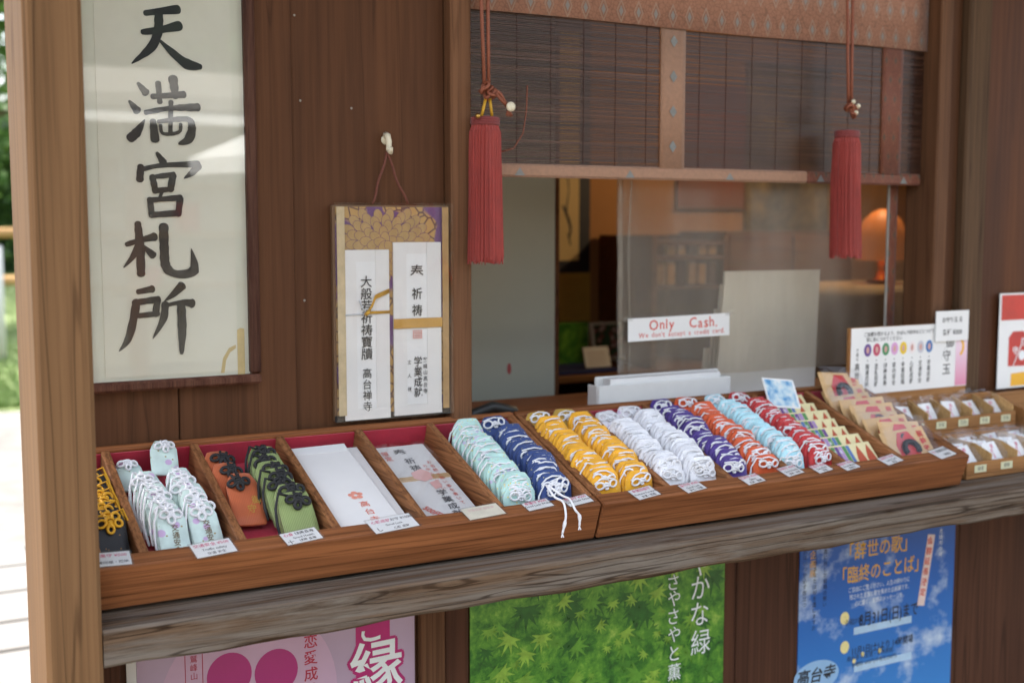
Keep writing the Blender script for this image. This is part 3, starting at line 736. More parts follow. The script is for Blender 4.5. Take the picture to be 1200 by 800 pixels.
for k in range(5):
    x = 1.10 + k*.245; part('woven_motif', G().flat([(x-.011, zh0+.003), (x+.011, zh0+.003), (x, zh0+.018)], wallM(YB-.0066)), M_motif, bl)
for k in range(4):
    z = CZ+.15+k*.068; x = 1.446; part('woven_motif', G().flat([(x-.009, z), (x, z-.012), (x+.009, z), (x, z+.012)], wallM(YB-.0065)), M_motif, bl)
pc = [P(a, b, YB-.012) for a, b in ((618, 100), (617, 130), (613, 156), (602, 174), (587, 178))]
part('pull_cord', G().tube(pc, .0014, 5), M_cordo, bl, True)
# second blind behind at the right, its edge strip showing under the hem
b2 = thing('inner_blind', 'narrow strip of a second brocade-edged blind at right window edge', 'blind', (2.1, 2.03, CZ-.34))
part('brocade_band', clothsheet(2.083, 2.108, CZ-.33, CZ+.2, 2.024, .003, .0006, 4), M_broc3, b2, True)
part('white_edge', G().box(2.0775, 2.0825, 2.019, 2.025, CZ-.33, CZ+.2, .001), plain('edge_tape', srgb(150, 146, 138), .6), b2)
g = G(); zz = CZ-.33
while zz < CZ+.2: g.tube([(2.109, 2.025, zz), (2.165, 2.025, zz)], .0013, 4); zz += .0033
part('slat', g, M_slat, b2, kind='stuff')

# ------------------------------------------------------------------ tassels
def tassel(label, cx, cy, ztop, zbot, r, lean, seed, toggle):
    rd = random.Random(seed); t = thing('tassel', label, 'tassel', (cx, cy, zbot), 'red tassels on the blind')
    g = G(); n = 56; prof = [(.80, ztop-.004), (.97, ztop-.02), (1.0, ztop-.06), (.98, (ztop+zbot)/2), (1.02, zbot+.04), (1.06, zbot)]
    rows = []
    ph = [rd.random()*6.28 for _ in range(n)]; lenj = [rd.uniform(-.012, .005) for _ in range(n)]
    for i, (k, z) in enumerate(prof):
        for a in range(n):
            an = 6.2832*a/n; rr = r*k*(1 + (.045 if a % 2 else -.045) + .02*math.sin(ph[a]))
            zz = z + (lenj[a] if i == len(prof)-1 else 0)
            g.v.append(Vector((cx + rr*math.cos(an) + lean*(ztop-z), cy + rr*.8*math.sin(an), zz)))
    for i in range(len(prof)-1):
        for a in range(n):
            b = (a+1) % n; g.f.append([i*n+a, (i+1)*n+a, (i+1)*n+b, i*n+b])
    g.f.append([a for a in range(n)]); g.f.append([(len(prof)-1)*n+a for a in range(n)][::-1])
    sk = part('skirt', g, M_tassel, t, False)
    g = G()
    for k in range(150):
        an = rd.random()*6.28; rr = r*1.045; z1 = zbot + rd.uniform(-.012, .008)
        x, y = math.cos(an), math.sin(an)*.8; w = rd.uniform(-.0015, .0015)
        g.tube([(cx+x*rr*.93, cy+y*rr*.93, ztop-.016), (cx+x*rr*.99+w, cy+y*rr*.99, (ztop+zbot)/2+rd.uniform(-.03, .03)), (cx+x*rr*rd.uniform(1.0, 1.12)+lean*(ztop-z1)+w, cy+y*rr*1.05, z1)], rd.uniform(.0006, .0011), 4)
    part('thread', g, M_tassel, t, kind='stuff')
    g = G()
    for k in range(3): g.tube([(cx+r*.83*math.cos(a), cy+r*.66*math.sin(a), ztop-.003+k*.0042) for a in [6.2832*q/20 for q in range(20)]], .0034, 7, True)
    g.lathe([(.1*r, ztop+.011), (.75*r, ztop+.008), (.75*r, ztop)][::-1], (cx, cy, 0), 20)
    part('head_binding', g, M_tasseld, t, True)
    zk = ztop + .052
    if toggle:
        g = G()
        for sx in (-1, 1): g.tube([(cx+sx*.011, cy-.006, ztop+.006), (cx+sx*.004, cy-.01, zk-.012)], .0028, 7)
        part('gold_loop', g, M_cordy, t, True)
    g = G(); rk = .011
    for k in range(7):
        a = k*.9; c = Vector((cx+.009*math.cos(a*1.7), cy-.012+.004*math.sin(a*2.3), zk+.008*math.sin(a*1.3)))
        tl = Euler((rd.uniform(-1, 1), rd.uniform(-1, 1), rd.uniform(0, 3))).to_matrix()
        g.tube([c + tl @ Vector((rk*math.cos(q), rk*.55*math.sin(q), .003*math.sin(2*q))) for q in [6.2832*w/12 for w in range(12)]], .0029, 6, True)
    part('knot', g, M_cordo, t, True)
    for sx in (-1, 1):
        part('hanging_cord', G().tube([(cx+sx*.004, cy-.006, zk+.006), (cx+sx*.006-.002, cy-.004, zk+.12), (cx+sx*.009-.004, cy, zk+.32), (cx+sx*.01-.006, cy, 2.36)], .0034, 7), M_cordo, t, True)
    if toggle:
        q = P(597, 126, cy-.02)
        g = G()
        for d in (-.004, .005): g.tube([(cx+.006, cy-.015, zk+.006), ((cx+q.x)/2, cy-.022, (zk+q.z)/2+d+.004), (q.x, q.y+.004, q.z)], .0028, 6)
        for k in range(5): g.tube([(q.x, q.y+.004, q.z), (q.x-.004+.003*k, q.y+.004, q.z-.014-.002*(k % 2))], .0014, 5)
        part('side_cord', g, M_cordo, t, True)
        part('toggle', G().lathe([(.003, -.003), (.0085, -.002), (.0085, .002), (.003, .003)], (q.x+.001, q.y-.003, q.z+.001), 16, Matrix.Rotation(R(90), 3, 'X')), M_ivory, t, True)
        part('bell', G().lathe([(.001, -.005), (.0045, -.0025), (.005, 0), (.0045, .0025), (.001, .005)], (cx-r*.85, cy-.02, ztop+.008), 10), M_brass, t, True)
    else:
        for dx, dz in ((-.006, .014), (.008, .006), (.002, -.008)):
            part('bead', G().lathe([(.001, -.005), (.004, -.003), (.005, 0), (.004, .003), (.001, .005)], (cx+dx, cy-.022, zk+dz), 10), M_ivory, t, True)
    return t
a, b = P(550, 150, 1.925), P(587, 150, 1.925)
tassel('red thread tassel with white toggle hanging beside the left jamb', (a.x+b.x)/2, 1.925, P(568, 143, 1.925).z, P(568, 302, 1.925).z, (b.x-a.x)/2*.93, 0, 1, True)
a, b = P(978, 160, 1.925), P(1007, 160, 1.925)
tassel('red thread tassel with ivory beads hanging right of the white boards', (a.x+b.x)/2, 1.925, P(992, 158, 1.925).z, P(992, 297, 1.925).z, (b.x-a.x)/2*.90, .02, 2, False)

# ------------------------------------------------------------------ amulet trays
AL = math.atan2(.11, .309); SA, CA = math.sin(AL), math.cos(AL)
YT, ZT, LT = 1.636, CZ-.455, .328
def T(x, s, h): return Vector((x, YT + s*CA - h*SA, ZT + s*SA + h*CA))
MT = Matrix(((1, 0, 0, 0), (0, CA, -SA, YT), (0, SA, CA, ZT), (0, 0, 0, 1)))     # (x, s, h) -> world
def tray(label, x0, x1, divs, floors):
    t = thing('display_tray', label, 'tray', ((x0+x1)/2, YT+.03, .857), 'sloping amulet trays on the ledge')
    w = .015
    part('front_rail', G().box(x0, x1, 0, .030, -.068, 0, .0025, MT), M_tray, t)
    part('back_rail', G().box(x0, x1, LT-.014, LT, -.068, 0, .002, MT), M_tray, t)
    part('side_panel', G().box(x0, x0+w, .0302, LT-.0142, -.068, -.0006, .002, MT), M_trayY, t)
    part('side_panel', G().box(x1-w, x1, .0302, LT-.0142, -.068, -.0006, .002, MT), M_trayY, t)
    part('floor', G().box(x0+w+.0002, x1-w-.0002, .0303, LT-.0143, -.067, -.0605, 0, MT), M_trayY, t)
    ed = [x0+w] + list(divs) + [x1-w]
    for d in divs: part('divider', G().box(d-.0065, d+.0065, .0302, LT-.0142, -.060, -.0012-random.uniform(0, .001), .0015, MT), M_trayY, t)
    for k in range(len(ed)-1):
        a = ed[k] + (.0068 if k else .0003); b = ed[k+1] - (.0068 if k < len(ed)-2 else .0003)
        part('felt_lining', G().box(a, b, .0305, LT-.0145, -.060, floors[k], 0, MT), M_felt, t)
        part('felt_lining', G().box(a, b, LT-.0175, LT-.0146, floors[k]+.0002, -.006, 0, MT), M_felt, t)
    part('rear_support', G().box(x0+.01, x1-.01, 1.90, 1.935, .858, .958), M_trayY, t)
    return t
FL = -.047
tray('left sloping wooden tray with six compartments of amulets and envelopes', .2695, 1.063, [.339, .476, .618, .757, .892], [-.045]*5+[-.0585])
tray('right sloping wooden tray with six compartments of white-corded amulets and packs', 1.067, 1.925, [1.215, 1.352, 1.49, 1.625, 1.765], [-.0585]*4+[-.045]*2)

ORD = ['front', 'second', 'third', 'fourth', 'fifth', 'sixth', 'seventh', 'eighth', 'ninth', 'tenth', 'eleventh', 'twelfth', 'thirteenth', 'fourteenth', 'fifteenth', 'sixteenth', 'seventeenth', 'eighteenth', 'nineteenth', 'twentieth', 'twenty-first', 'twenty-second', 'twenty-third', 'twenty-fourth', 'twenty-fifth']
def pouch_mesh(name, w, h, t, mat, sh=.74, tp=.30):
    o = [(-w/2, .003), (-w/2+.003, 0), (0, -.0005), (w/2-.003, 0), (w/2, .003), (w/2*1.02, h*.4), (w/2, h*sh), (w*.44, h*(sh+.10)), (w*tp, h*.985), (w*tp*.6, h), (-w*tp*.6, h), (-w*tp, h*.985), (-w*.44, h*(sh+.10)), (-w/2, h*sh), (-w/2*1.02, h*.4)]
    n = len(o); g = G(); c = Vector((0, h*.5, 0))
    for k, z in ((.965, 0), (1.0, t*.25), (1.0, t*.75), (.965, t)):
        for u, v in o: g.v.append(Vector((u*k, c.y+(v-c.y)*(1-(1-k)*.6), z)))
    for k, z in ((.6, -t*.02), (.6, t*1.05)):
        for u, v in o: g.v.append(Vector((u*k, c.y+(v-c.y)*k, z)))
    for i in range(3):
        for a in range(n):
            b = (a+1) % n; g.f.append([i*n+a, i*n+b, (i+1)*n+b, (i+1)*n+a])
    for a in range(n):
        b = (a+1) % n; g.f.append([4*n+a, 4*n+b, b, a]); g.f.append([3*n+a, 3*n+b, 5*n+b, 5*n+a])
    g.f.append([4*n+a for a in range(n)][::-1]); g.f.append([5*n+a for a in range(n)])
    return g.mesh(name, mat, None, True)
def ring(c, ru, rv, n=12, tilt=0, w0=0.0):
    return [Vector((c[0]+ru*math.cos(6.2832*k/n), c[1]+rv*math.sin(6.2832*k/n), c[2]+w0*math.sin(6.2832*k/n)*1.0+tilt*math.cos(6.2832*k/n))) for k in range(n)]
def knot_mesh(name, w, h, t, mat, var, cr=.0019, rs=1.0, clover=True):
    rd = random.Random(var*13+5); g = G(); z = t*1.12 + cr*1.2; v = h*(.80 if clover else .76)
    r1 = .0064*rs
    for sx in (-1, 1):
        g.tube(ring((sx*w*(.23+rd.uniform(-.03, .03)), v+rd.uniform(-.0015, .0015), z+.001), r1*rd.uniform(.9, 1.1), r1*rd.uniform(.72, .88), 12, -sx*.002, .0012), cr, 6, True)
    if clover:
        g.tube(ring((rd.uniform(-.001, .001), v-.0085*rs, z+.001), r1*.75, r1*.9, 10, 0, .0012), cr, 6, True)
        g.tube(ring((rd.uniform(-.001, .001), v+.006*rs, z+.001), r1*.9, r1*.6, 10, 0, .0012), cr, 6, True)
    else:
        g.tube([(-w*.05, v-.003, z), (-w*.03, v-.0075, z+.001), (w*.03, v-.0075, z+.001), (w*.05, v-.003, z)], cr, 6)
    for k in range(2):
        y = v - .0022 + k*.0042; g.tube([(-w*.11, y-.001, z+.0008), (0, y+.001, z+cr*1.5), (w*.11, y-.001, z+.0008)], cr*1.15, 6)
    if clover:
        for sx in (-1, 1): g.tube([(sx*w*.06, v+.004, z), (sx*w*.10, h*.95, z), (sx*w*.09, h+.002, t*.5), (sx*w*.08, h*.94, -cr*.6)], cr*.85, 6)
    else:
        a, b_ = rd.uniform(-.003, .003), rd.uniform(-.003, .003)
        g.tube([(-w*.34, h*.86+a, t+cr*.6), (-w*.15, h*.93, t+cr*.8), (w*.05, h*.945, t+cr), (w*.32, h*.88+b_, t+cr*.6)], cr*.8, 6)
    return g.mesh(name, mat, None, True)
def loop_mesh(name, w, h, t, mat, var, cr=.0013, side=-1):
    rd = random.Random(var*7+1); g = G()
    a = side*w*.5
    for q in range(2):
        d = rd.uniform(.002, .006)
        g.tube([(a*.3, h*.9, t+.003), (a*.85, h*.95, t+.005+q*.001), (a*1.12-d*.3*(-side), h*.7, t*.8), (a*1.16+side*d, h*.42, t*.4+q*.002), (a*1.2+side*d*.5, h*rd.uniform(.08, .22), t*.3)], cr, 5)
    return g.mesh(name, mat, None, True)
amulet_count = 0
def amulet(label, group, M, meshes, with_loop):
    o = link('amulet', None); o.empty_display_size = .02; o.matrix_world = M
    o['label'] = label; o['category'] = 'amulet'; o['group'] = group
    link('pouch', meshes[0], o)
    k = link('knot', random.choice(meshes[1]), o)
    k.rotation_euler = (0, 0, R(random.uniform(-16, 16))); k.location = (random.uniform(-.0025, .0025)+.05*k.rotation_euler.z, random.uniform(-.002, .001), random.uniform(0, .001))
    if with_loop: link('cord', random.choice(meshes[2]), o)
    return o
def pose(x, s, h, lean, yaw=0, roll=0):
    l = lean
    u = Vector((math.cos(roll), 0, math.sin(roll)))
    vv = Vector((0, CA, SA))*math.sin(l) + Vector((0, -SA, CA))*math.cos(l)
    M = frame(T(x, s, h), (1, 0, 0), vv)
    return M @ Matrix.Rotation(roll, 4, 'Z') @ Matrix.Rotation(yaw, 4, 'Y')
def meshset(key, w, h, t, pm, cm, loopside=-1, cr=.0019, rs=1.0, clover=True):
    return (pouch_mesh('pouch_'+key, w, h, t, pm), [knot_mesh('knot_%s%d' % (key, k), w, h, t, cm, k, cr, rs, clover) for k in range(3)], [loop_mesh('cord_%s%d' % (key, k), w, h, t, cm, k, cr*.7, loopside) for k in range(3)])
def row(key, desc, x, s0, s1, n, ms, lean=26, fl=FL, loops=.16, jit=1.0, dx=0.0, group=None):
    for i in range(n):
        s = s0 + (s1-s0)*i/max(1, n-1) + random.uniform(-.0012, .0012)*jit
        xx = x + dx*i/max(1, n-1) + .003*math.sin(i*.55+x*40)*jit + random.uniform(-.0013, .0013)*jit
        ln = R(lean + random.uniform(-6, 6)*jit + (3 if i < 2 else 0))
        M = pose(xx, s, fl+(random.uniform(0, .005)+.0015*math.sin(i*.8+x*70)-(.004*(2-i) if i < 2 else 0))*jit, ln, R(random.uniform(-7, 7)*jit), R(random.uniform(-4, 4)*jit))
        amulet('%s, %s' % (desc, ORD[i] + ' from the front' if i else 'frontmost'), group or ('row of ' + key + ' amulets'), M, ms, random.random() < loops)
def flatamulet(label, group, x, s, h, lean, rot, ms):
    M = pose(x, s, h, R(lean)) @ Matrix.Rotation(R(rot), 4, 'Z')
    return amulet(label, group, M, ms, False)

M_mint = pouchcloth('mint_brocade', srgb(186, 222, 212), srgb(226, 206, 110), srgb(196, 190, 214), 150, .34)
M_mint2 = pouchcloth('mint_flower_cloth', srgb(206, 226, 218), srgb(166, 152, 100), srgb(204, 176, 212), 80, .20)
M_navy = pouchcloth('navy_brocade', srgb(34, 62, 122), srgb(168, 164, 120), None, 140, .26)
M_yellow = pouchcloth('yellow_brocade', srgb(236, 170, 14), srgb(220, 196, 120), None, 150, .22)
M_goldp = pouchcloth('gold_brocade', srgb(196, 158, 66), srgb(160, 120, 50), None, 160, .3)
M_whitep = pouchcloth('white_brocade', srgb(232, 232, 234), srgb(206, 206, 214), None, 150, .34)
M_whitef = pouchcloth('white_flower_cloth', srgb(226, 222, 224), srgb(190, 160, 130), srgb(206, 190, 212), 120, .25)
M_purple = pouchcloth('purple_brocade_pouch', srgb(66, 40, 124), srgb(120, 100, 160), None, 150, .2)
M_orangep = pouchcloth('vermilion_brocade', srgb(208, 84, 32), srgb(226, 130, 60), None, 150, .22)
M_lblue = pouchcloth('light_blue_brocade', srgb(176, 222, 230), srgb(226, 236, 236), srgb(150, 204, 222), 150, .36)
M_redp = pouchcloth('red_brocade_pouch', srgb(186, 34, 36), srgb(210, 80, 60), None, 150, .22)
M_black = pouchcloth('black_gold_brocade', (.012, .012, .013), srgb(150, 104, 48), None, 130, .22)
M_rust = pouchcloth('rust_cloth', srgb(194, 100, 56), None, stripe=srgb(180, 86, 46))
M_moss = pouchcloth('moss_cloth', srgb(128, 146, 84), None, stripe=srgb(156, 170, 108))

W0, H0, TH = .058, .066, .0062
sets = {}
for key, pm in (('mint', M_mint), ('navy', M_navy), ('yellow', M_yellow), ('white', M_whitep), ('purple', M_purple), ('vermilion', M_orangep), ('light_blue', M_lblue), ('red', M_redp), ('gold', M_goldp), ('white_flower', M_whitef)):
    sets[key] = meshset(key, W0, H0, TH, pm, M_cordw, cr=.0018, rs=1.2, clover=False)
row('mint', 'mint brocade amulet with white knot beside the navy row', .943, .044, 0.260, 25, sets['mint'])
row('navy', 'navy blue brocade amulet with white knot', 1.016, .044, 0.234, 21, sets['navy'])
row('left yellow', 'yellow white-knotted amulet in the yellow row beside navy', 1.108, .044, 0.238, 23, sets['yellow'])
row('right yellow', 'yellow white-knotted amulet in the yellow row beside white', 1.176, .044, 0.248, 23, sets['yellow'])
row('left white', 'white amulet in the white row beside yellow', 1.248, .044, 0.213, 20, sets['white'])
row('right white', 'white amulet in the white row beside purple', 1.318, .044, 0.243, 24, sets['white'])
row('purple', 'purple amulet with white knot', 1.387, .044, 0.244, 22, sets['purple'])
row('vermilion', 'vermilion orange amulet with white knot', 1.456, .044, 0.244, 23, sets['vermilion'])
row('light blue', 'light blue amulet with white knot', 1.525, .044, 0.248, 23, sets['light_blue'])
row('red', 'red amulet with white knot beside the cream cards', 1.592, .044, 0.248, 23, sets['red'])
# single pouches lying at the back of the compartments
bk = 'single pouches lying at the back of the trays'
flatamulet('navy patterned pouch lying behind the navy row', bk, 1.012, .252, -.036, 52, 3, sets['navy'])
flatamulet('gold pouch at the back, left of the two gold ones', bk, 1.106, .255, -.036, 52, 4, sets['gold'])
flatamulet('gold pouch at the back, right of the two gold ones', bk, 1.160, .258, -.036, 54, -3, sets['gold'])
flatamulet('white flowered pouch at the back, left of the pair', bk, 1.250, .240, -.036, 58, 5, sets['white_flower'])
flatamulet('white flowered pouch at the back, right of the pair', bk, 1.300, .250, -.036, 56, -2, sets['white_flower'])
flatamulet('purple pouch lying behind the purple row', bk, 1.388, .264, -.036, 54, 2, sets['purple'])
flatamulet('vermilion pouch lying behind the vermilion row', bk, 1.444, .266, -.036, 56, -3, sets['vermilion'])
flatamulet('light blue pouch lying behind the light blue row', bk, 1.522, .266, -.036, 56, 3, sets['light_blue'])
flatamulet('red pouch lying behind the red row', bk, 1.580, .268, -.036, 57, -4, sets['red'])
# left tray: flat shingled amulets
ms = meshset('traffic', .042, .088, .0042, M_mint2, M_cordw, -1, .0022, 1.05)
def shingles(key, desc, x, dx, s0, s1, n, ms, lean, fl, loops, letters=None, lmat=None):
    for i in range(n):
        s = s0 + (s1-s0)*i/max(1, n-1); xx = x + dx*i/max(1, n-1) + random.uniform(-.0015, .0015)
        M = pose(xx, s, fl, R(lean + random.uniform(-2, 2)), R(random.uniform(-3, 3)), R(random.uniform(-3, 3)))
        o = amulet('%s, %s' % (desc, ORD[i] + ' from the front' if i else 'frontmost'), 'shingled ' + key + ' amulets', M, ms, random.random() < loops)
        if letters and i == 0:
            g = G(); text(g, Matrix.Translation((0, 0, letters[4] if len(letters) > 4 else .0056)), letters[0], letters[1], letters[2], letters[3], True, .9, .01, 1.02)
            lo = link('lettering', g.mesh('lettering', lmat), o)
shingles('left mint', 'pale mint flowered pouch in left stack of two', .390, -.010, .048, .150, 7, ms, 64, -.036, .8, ('交通安全御', .003, .050, .0118), M_browntext)
shingles('right mint', 'pale mint flowered pouch in right stack of two', .441, -.014, .050, .156, 7, ms, 64, -.036, .5, ('交通安全御', .003, .050, .0118), M_browntext)
ms = meshset('traffic_small', .041, .066, .005, M_mint2, M_cordw, -1, .0020, .8)
flatamulet('mint flowered pouch lying alone on red felt at far left', bk, .372, .238, -.034, 78, 5, ms)
flatamulet('mint flowered pouch lying behind the two mint stacks', bk, .420, .258, -.024, 66, -6, ms)
ms = meshset('rust', .050, .098, .0055, M_rust, M_cordb, 1, .0027, .95)
shingles('rust', 'rust orange cloth amulet with black knot', .512, -.012, .110, .185, 3, ms, 68, -.036, .0, ('御守', .006, .044, .016, .0070), M_goldtext)
ms = meshset('moss', .053, .086, .008, M_moss, M_cordb, -1, .0029, 1.0)
shingles('moss', 'moss green striped amulet with black knot', .578, -.012, .050, .190, 7, ms, 62, -.036, .7)
ms = meshset('black', .048, .076, .006, M_black, M_cordg, 1, .0022, .95)
shingles('black', 'black brocade amulet with gold cord beside the corner post', .305, -.004, .050, .185, 8, ms, 58, -.036, .5)

# ------------------------------------------------------------------ envelopes in the left tray
def slab_on_tray(x0, x1, s0, s1, h0, h1, rot=0, b=0.0):
    cx, cs = (x0+x1)/2, (s0+s1)/2
    M = MT @ Matrix.Translation((cx, cs, 0)) @ Matrix.Rotation(R(rot), 4, 'Z')
    return G().box(-(x1-x0)/2, (x1-x0)/2, -(s1-s0)/2, (s1-s0)/2, h0, h1, b, M)
kr = plain('kraft_sheet', srgb(196, 160, 120), .7)
for k in range(3):
    o = solo('paper_envelope', slab_on_tray(.630+k*.001, .744+k*.0006, .038, .288-k*.002, -.0446+k*.009, -.0372+k*.009), kr if k == 1 else M_paper,
             ['bottom white envelope of the stack left of the plastic packet', 'tan backing sheet just under the top white envelope', 'x'][k] if k < 2 else 'middle white envelope just below the stamped one', 'envelope', T(.687, .16, -.045), 'stacked long white envelopes')
te = thing('paper_envelope', 'long plain white envelope with small red stamp, top of stack', 'envelope', T(.68, .16, -.017), 'stacked long white envelopes')
Me = MT @ Matrix.Translation((.678, .163, -.017)) @ Matrix.Rotation(R(1.2), 4, 'Z')
part('envelope_sheet', G().box(-.0495, .0495, -.1265, .1265, 0, .003, .001, Me), M_paper, te)
part('flap', G().prism([(-.049, .126), (-.047, .104), (.047, .104), (.049, .126)], Me @ Matrix.Translation((0, 0, .0031)), .0005), M_white, te)
g = G(); Mq = Me @ Matrix.Translation((0, 0, .0034))
text(g, Mq, '高台寺', .010, -.062, .017, True, 1, .004, 1.3)
part('lettering', g, M_orangetext, te)
g = G()
for k in range(5):
    a = R(90+72*k); g.disc(.006+.0075*math.cos(a), -.035+.0075*math.sin(a), .0052, .0048, Mq @ Matrix.Translation((0, 0, .0001*k)), 10)
part('crest', g, plain('pale_crest', srgb(226, 150, 130), .7, .25, 300), te)
pk = thing('prayer_packet', 'plastic-wrapped prayer packet with red handwriting and tan band', 'packet', T(.823, .16, -.04))
Me = MT @ Matrix.Translation((.823, .160, -.030)) @ Matrix.Rotation(R(.8), 4, 'Z')
part('paper_bundle', G().box(-.048, .048, -.124, .124, -.012, .006, .002, Me), M_paper, pk)
part('tan_band', G().box(-.0486, .0486, .006, .021, -.011, .0068, .001, Me), plain('tan_band', srgb(196, 162, 118), .6), pk)
Mq = Me @ Matrix.Translation((0, 0, .0071))
g = G(); text(g, Mq, '奉', -.006, .098, .024, False, 1, .01); text(g, Mq, '祈祷', -.001, .068, .020, True, 1, .008, 1.2); text(g, Mq, '学業成就', .010, -.038, .019, True, 1, .008, 1.1)
part('lettering', g, M_grey_text, pk)
g = G(); text(g, Mq, 'お名前と願い事を書いて', .030, .058, .0105, True, .9, .0, 1.25); text(g, Mq, 'お申込ください', .018, .048, .0095, True, .9, 0, 1.3)
text(g, Mq, '限定', -.034, .098, .015, True, .9, .006, 1.1); text(g, Mq, '500円', -.030, -.088, .017, False, .8, .012, rot=R(-62))
part('handwriting', g, M_redpen, pk)
g = G(); g.flat([(-.016, .030), (.006, .040), (.016, .028), (.014, .006), (-.004, .0), (-.018, .012)], Mq @ Matrix.Translation((0, 0, .0002))); g.flat([(.002, -.004), (.02, .0), (.018, -.022), (.004, -.026)], Mq @ Matrix.Translation((0, 0, .0001)))
part('pink_seal', g, plain('faded_seal', srgb(226, 176, 170), .7), pk)
def wrap_sheet(M, u0, u1, v0, v1, w, nu, nv, amp, seed, t=.0005):
    rd = random.Random(seed); g = G(); n = nu+1
    J = [[rd.uniform(-amp, amp) for _ in range(nu+1)] for _ in range(nv+1)]
    for s in (0, 1):
        for j in range(nv+1):
            for i in range(nu+1): g.v.append(M @ Vector((u0+(u1-u0)*i/nu, v0+(v1-v0)*j/nv, w+J[j][i]+s*t)))
    o = n*(nv+1)
    for j in range(nv):
        for i in range(nu):
            a = j*n+i; g.f.append([a, a+n, a+n+1, a+1]); g.f.append([o+a, o+a+1, o+a+n+1, o+a+n])
    return g
part('plastic_wrap', wrap_sheet(Me, -.050, .050, -.126, .126, .0105, 7, 12, .0008, 4), M_wrap, pk, True)

# ------------------------------------------------------------------ price cards on the front rails
def price_card(label, px, py, w, d, rot, lines, mats=None, s_off=0.0, base=None):
    dirv = fwd*FPX + rgt*(px-600) + upv*(400-py)
    n = Vector((0, -SA, CA)); o = Vector((0, YT, ZT-CZ)); tt = (o.dot(n))/(dirv.dot(n)); q = dirv*tt
    x = q.x; s = (q-o).dot(Vector((0, CA, SA)))
    t = thing('price_card', label, 'price card', T(x, s, .001), 'price cards on the tray rails')
    M = MT @ Matrix.Translation((x, s, .0012)) @ Matrix.Rotation(R(rot), 4, 'Z')
    part('card', G().box(-w/2+.0025, w/2-.0025, -d/2+.0025, d/2-.0025, .0002, .0008, 0, M), base or M_white, t)
    part('laminate', G().box(-w/2, w/2, -d/2, d/2, 0, .0013, 0, M), M_lam, t)
    Mq = M @ Matrix.Translation((0, 0, .0009))
    by = {}
    for st, u, v, size, m in lines: by.setdefault(m, []).append((st, u, v, size))
    for m, it in by.items():
        g = G()
        for st, u, v, size in it: text(g, Mq, st, u*w, v*d, size, False, .95, .012)
        part('lettering', g, {'p': M_pinktext, 'k': M_text, 'f': plain('faded_pink', srgb(226, 190, 180), .7)}[m], t)
    return t
def L3(a, b, c): return [(a, 0, .27, .0085, 'p'), (b, .02, -.02, .0072, 'k'), (c, .02, -.28, .0066, 'k')]
price_card('white price card on the rail beside the corner post', 128, 656, .060, .036, -4, [('黒守 ¥500', .1, .22, .0085, 'p'), ('開運招福・厄除', .02, -.22, .007, 'k')])
price_card('white card lettered Traffic safety under the mint stacks', 250, 643, .062, .038, 6, L3('交通安全 ¥500', 'Traffic safety', '交通 安全'))
price_card('white card with black plus mark below the moss amulets', 353, 629, .060, .034, 8, [('心身', -.28, .25, .008, 'p'), ('健康長寿', .14, .25, .008, 'k'), ('Good Health', .05, -.02, .0066, 'k'), ('健康 長寿', .1, -.28, .0066, 'k'), ('十', -.34, -.28, .011, 'k')])
price_card('largest white card below the long white envelope', 460, 614, .078, .040, 6, [('心願成就', -.2, .25, .0085, 'p'), ('お守 ¥1000', .24, .25, .008, 'k'), ('Good Luck', .02, -.03, .0066, 'k'), ('心願 成就', .12, -.29, .0066, 'k'), ('し', -.33, -.24, .011, 'k')])
price_card('cream unlaminated-looking card with faded print below the packet', 566, 600, .070, .036, 5, [('学業成就 御祈祷', 0, .2, .007, 'f')], base=plain('cream_card', srgb(226, 218, 196), .7))
price_card('white price card under the mint row, left of the cord ends', 630, 592, .054, .027, 8, L3('幸運守 ¥500', 'Good Luck Wishes', '幸運')[:2])
price_card('white price card under the navy row, crossed by white cord ends', 677, 587, .054, .027, 9, L3('勝運守 ¥500', 'Good Luck Victory', '勝運')[:2])
price_card('white price card under the left yellow row', 755, 578, .054, .034, 10, L3('金運招福守', 'Fortune Forward', '金運・招福'))
price_card('white price card under the white rows', 811, 571, .050, .031, 10, L3('身代守 ¥500', 'Good Luck', '身代・守護'))
price_card('white price card under the purple row', 881, 562, .048, .031, 10, L3('厄除守 ¥500', 'Safety', '厄除・開運'))
price_card('white price card under the vermilion row', 926, 552, .048, .034, 11, L3('健康守 ¥500', 'Good Health', '健康・長寿'))
price_card('white price card under the light blue row', 962, 549, .044, .030, 11, L3('安産守 ¥500', 'Easy Birth', '安産'))
price_card('white price card under the red row', 994, 546, .044, .030, 11, L3('縁結守 ¥500', 'Good Match', '縁結び'))
price_card('white price card under the cream cards', 1043, 539, .054, .031, 12, L3('絵馬守 ¥500', 'Lucky Card', '願掛'))
price_card('rightmost white price card under the kraft bracelet packs', 1104, 531, .058, .036, 12, [('守', -.33, .2, .009, 'p'), ('腕輪念珠', .12, .2, .010, 'k'), ('¥800', .1, -.2, .010, 'k')])
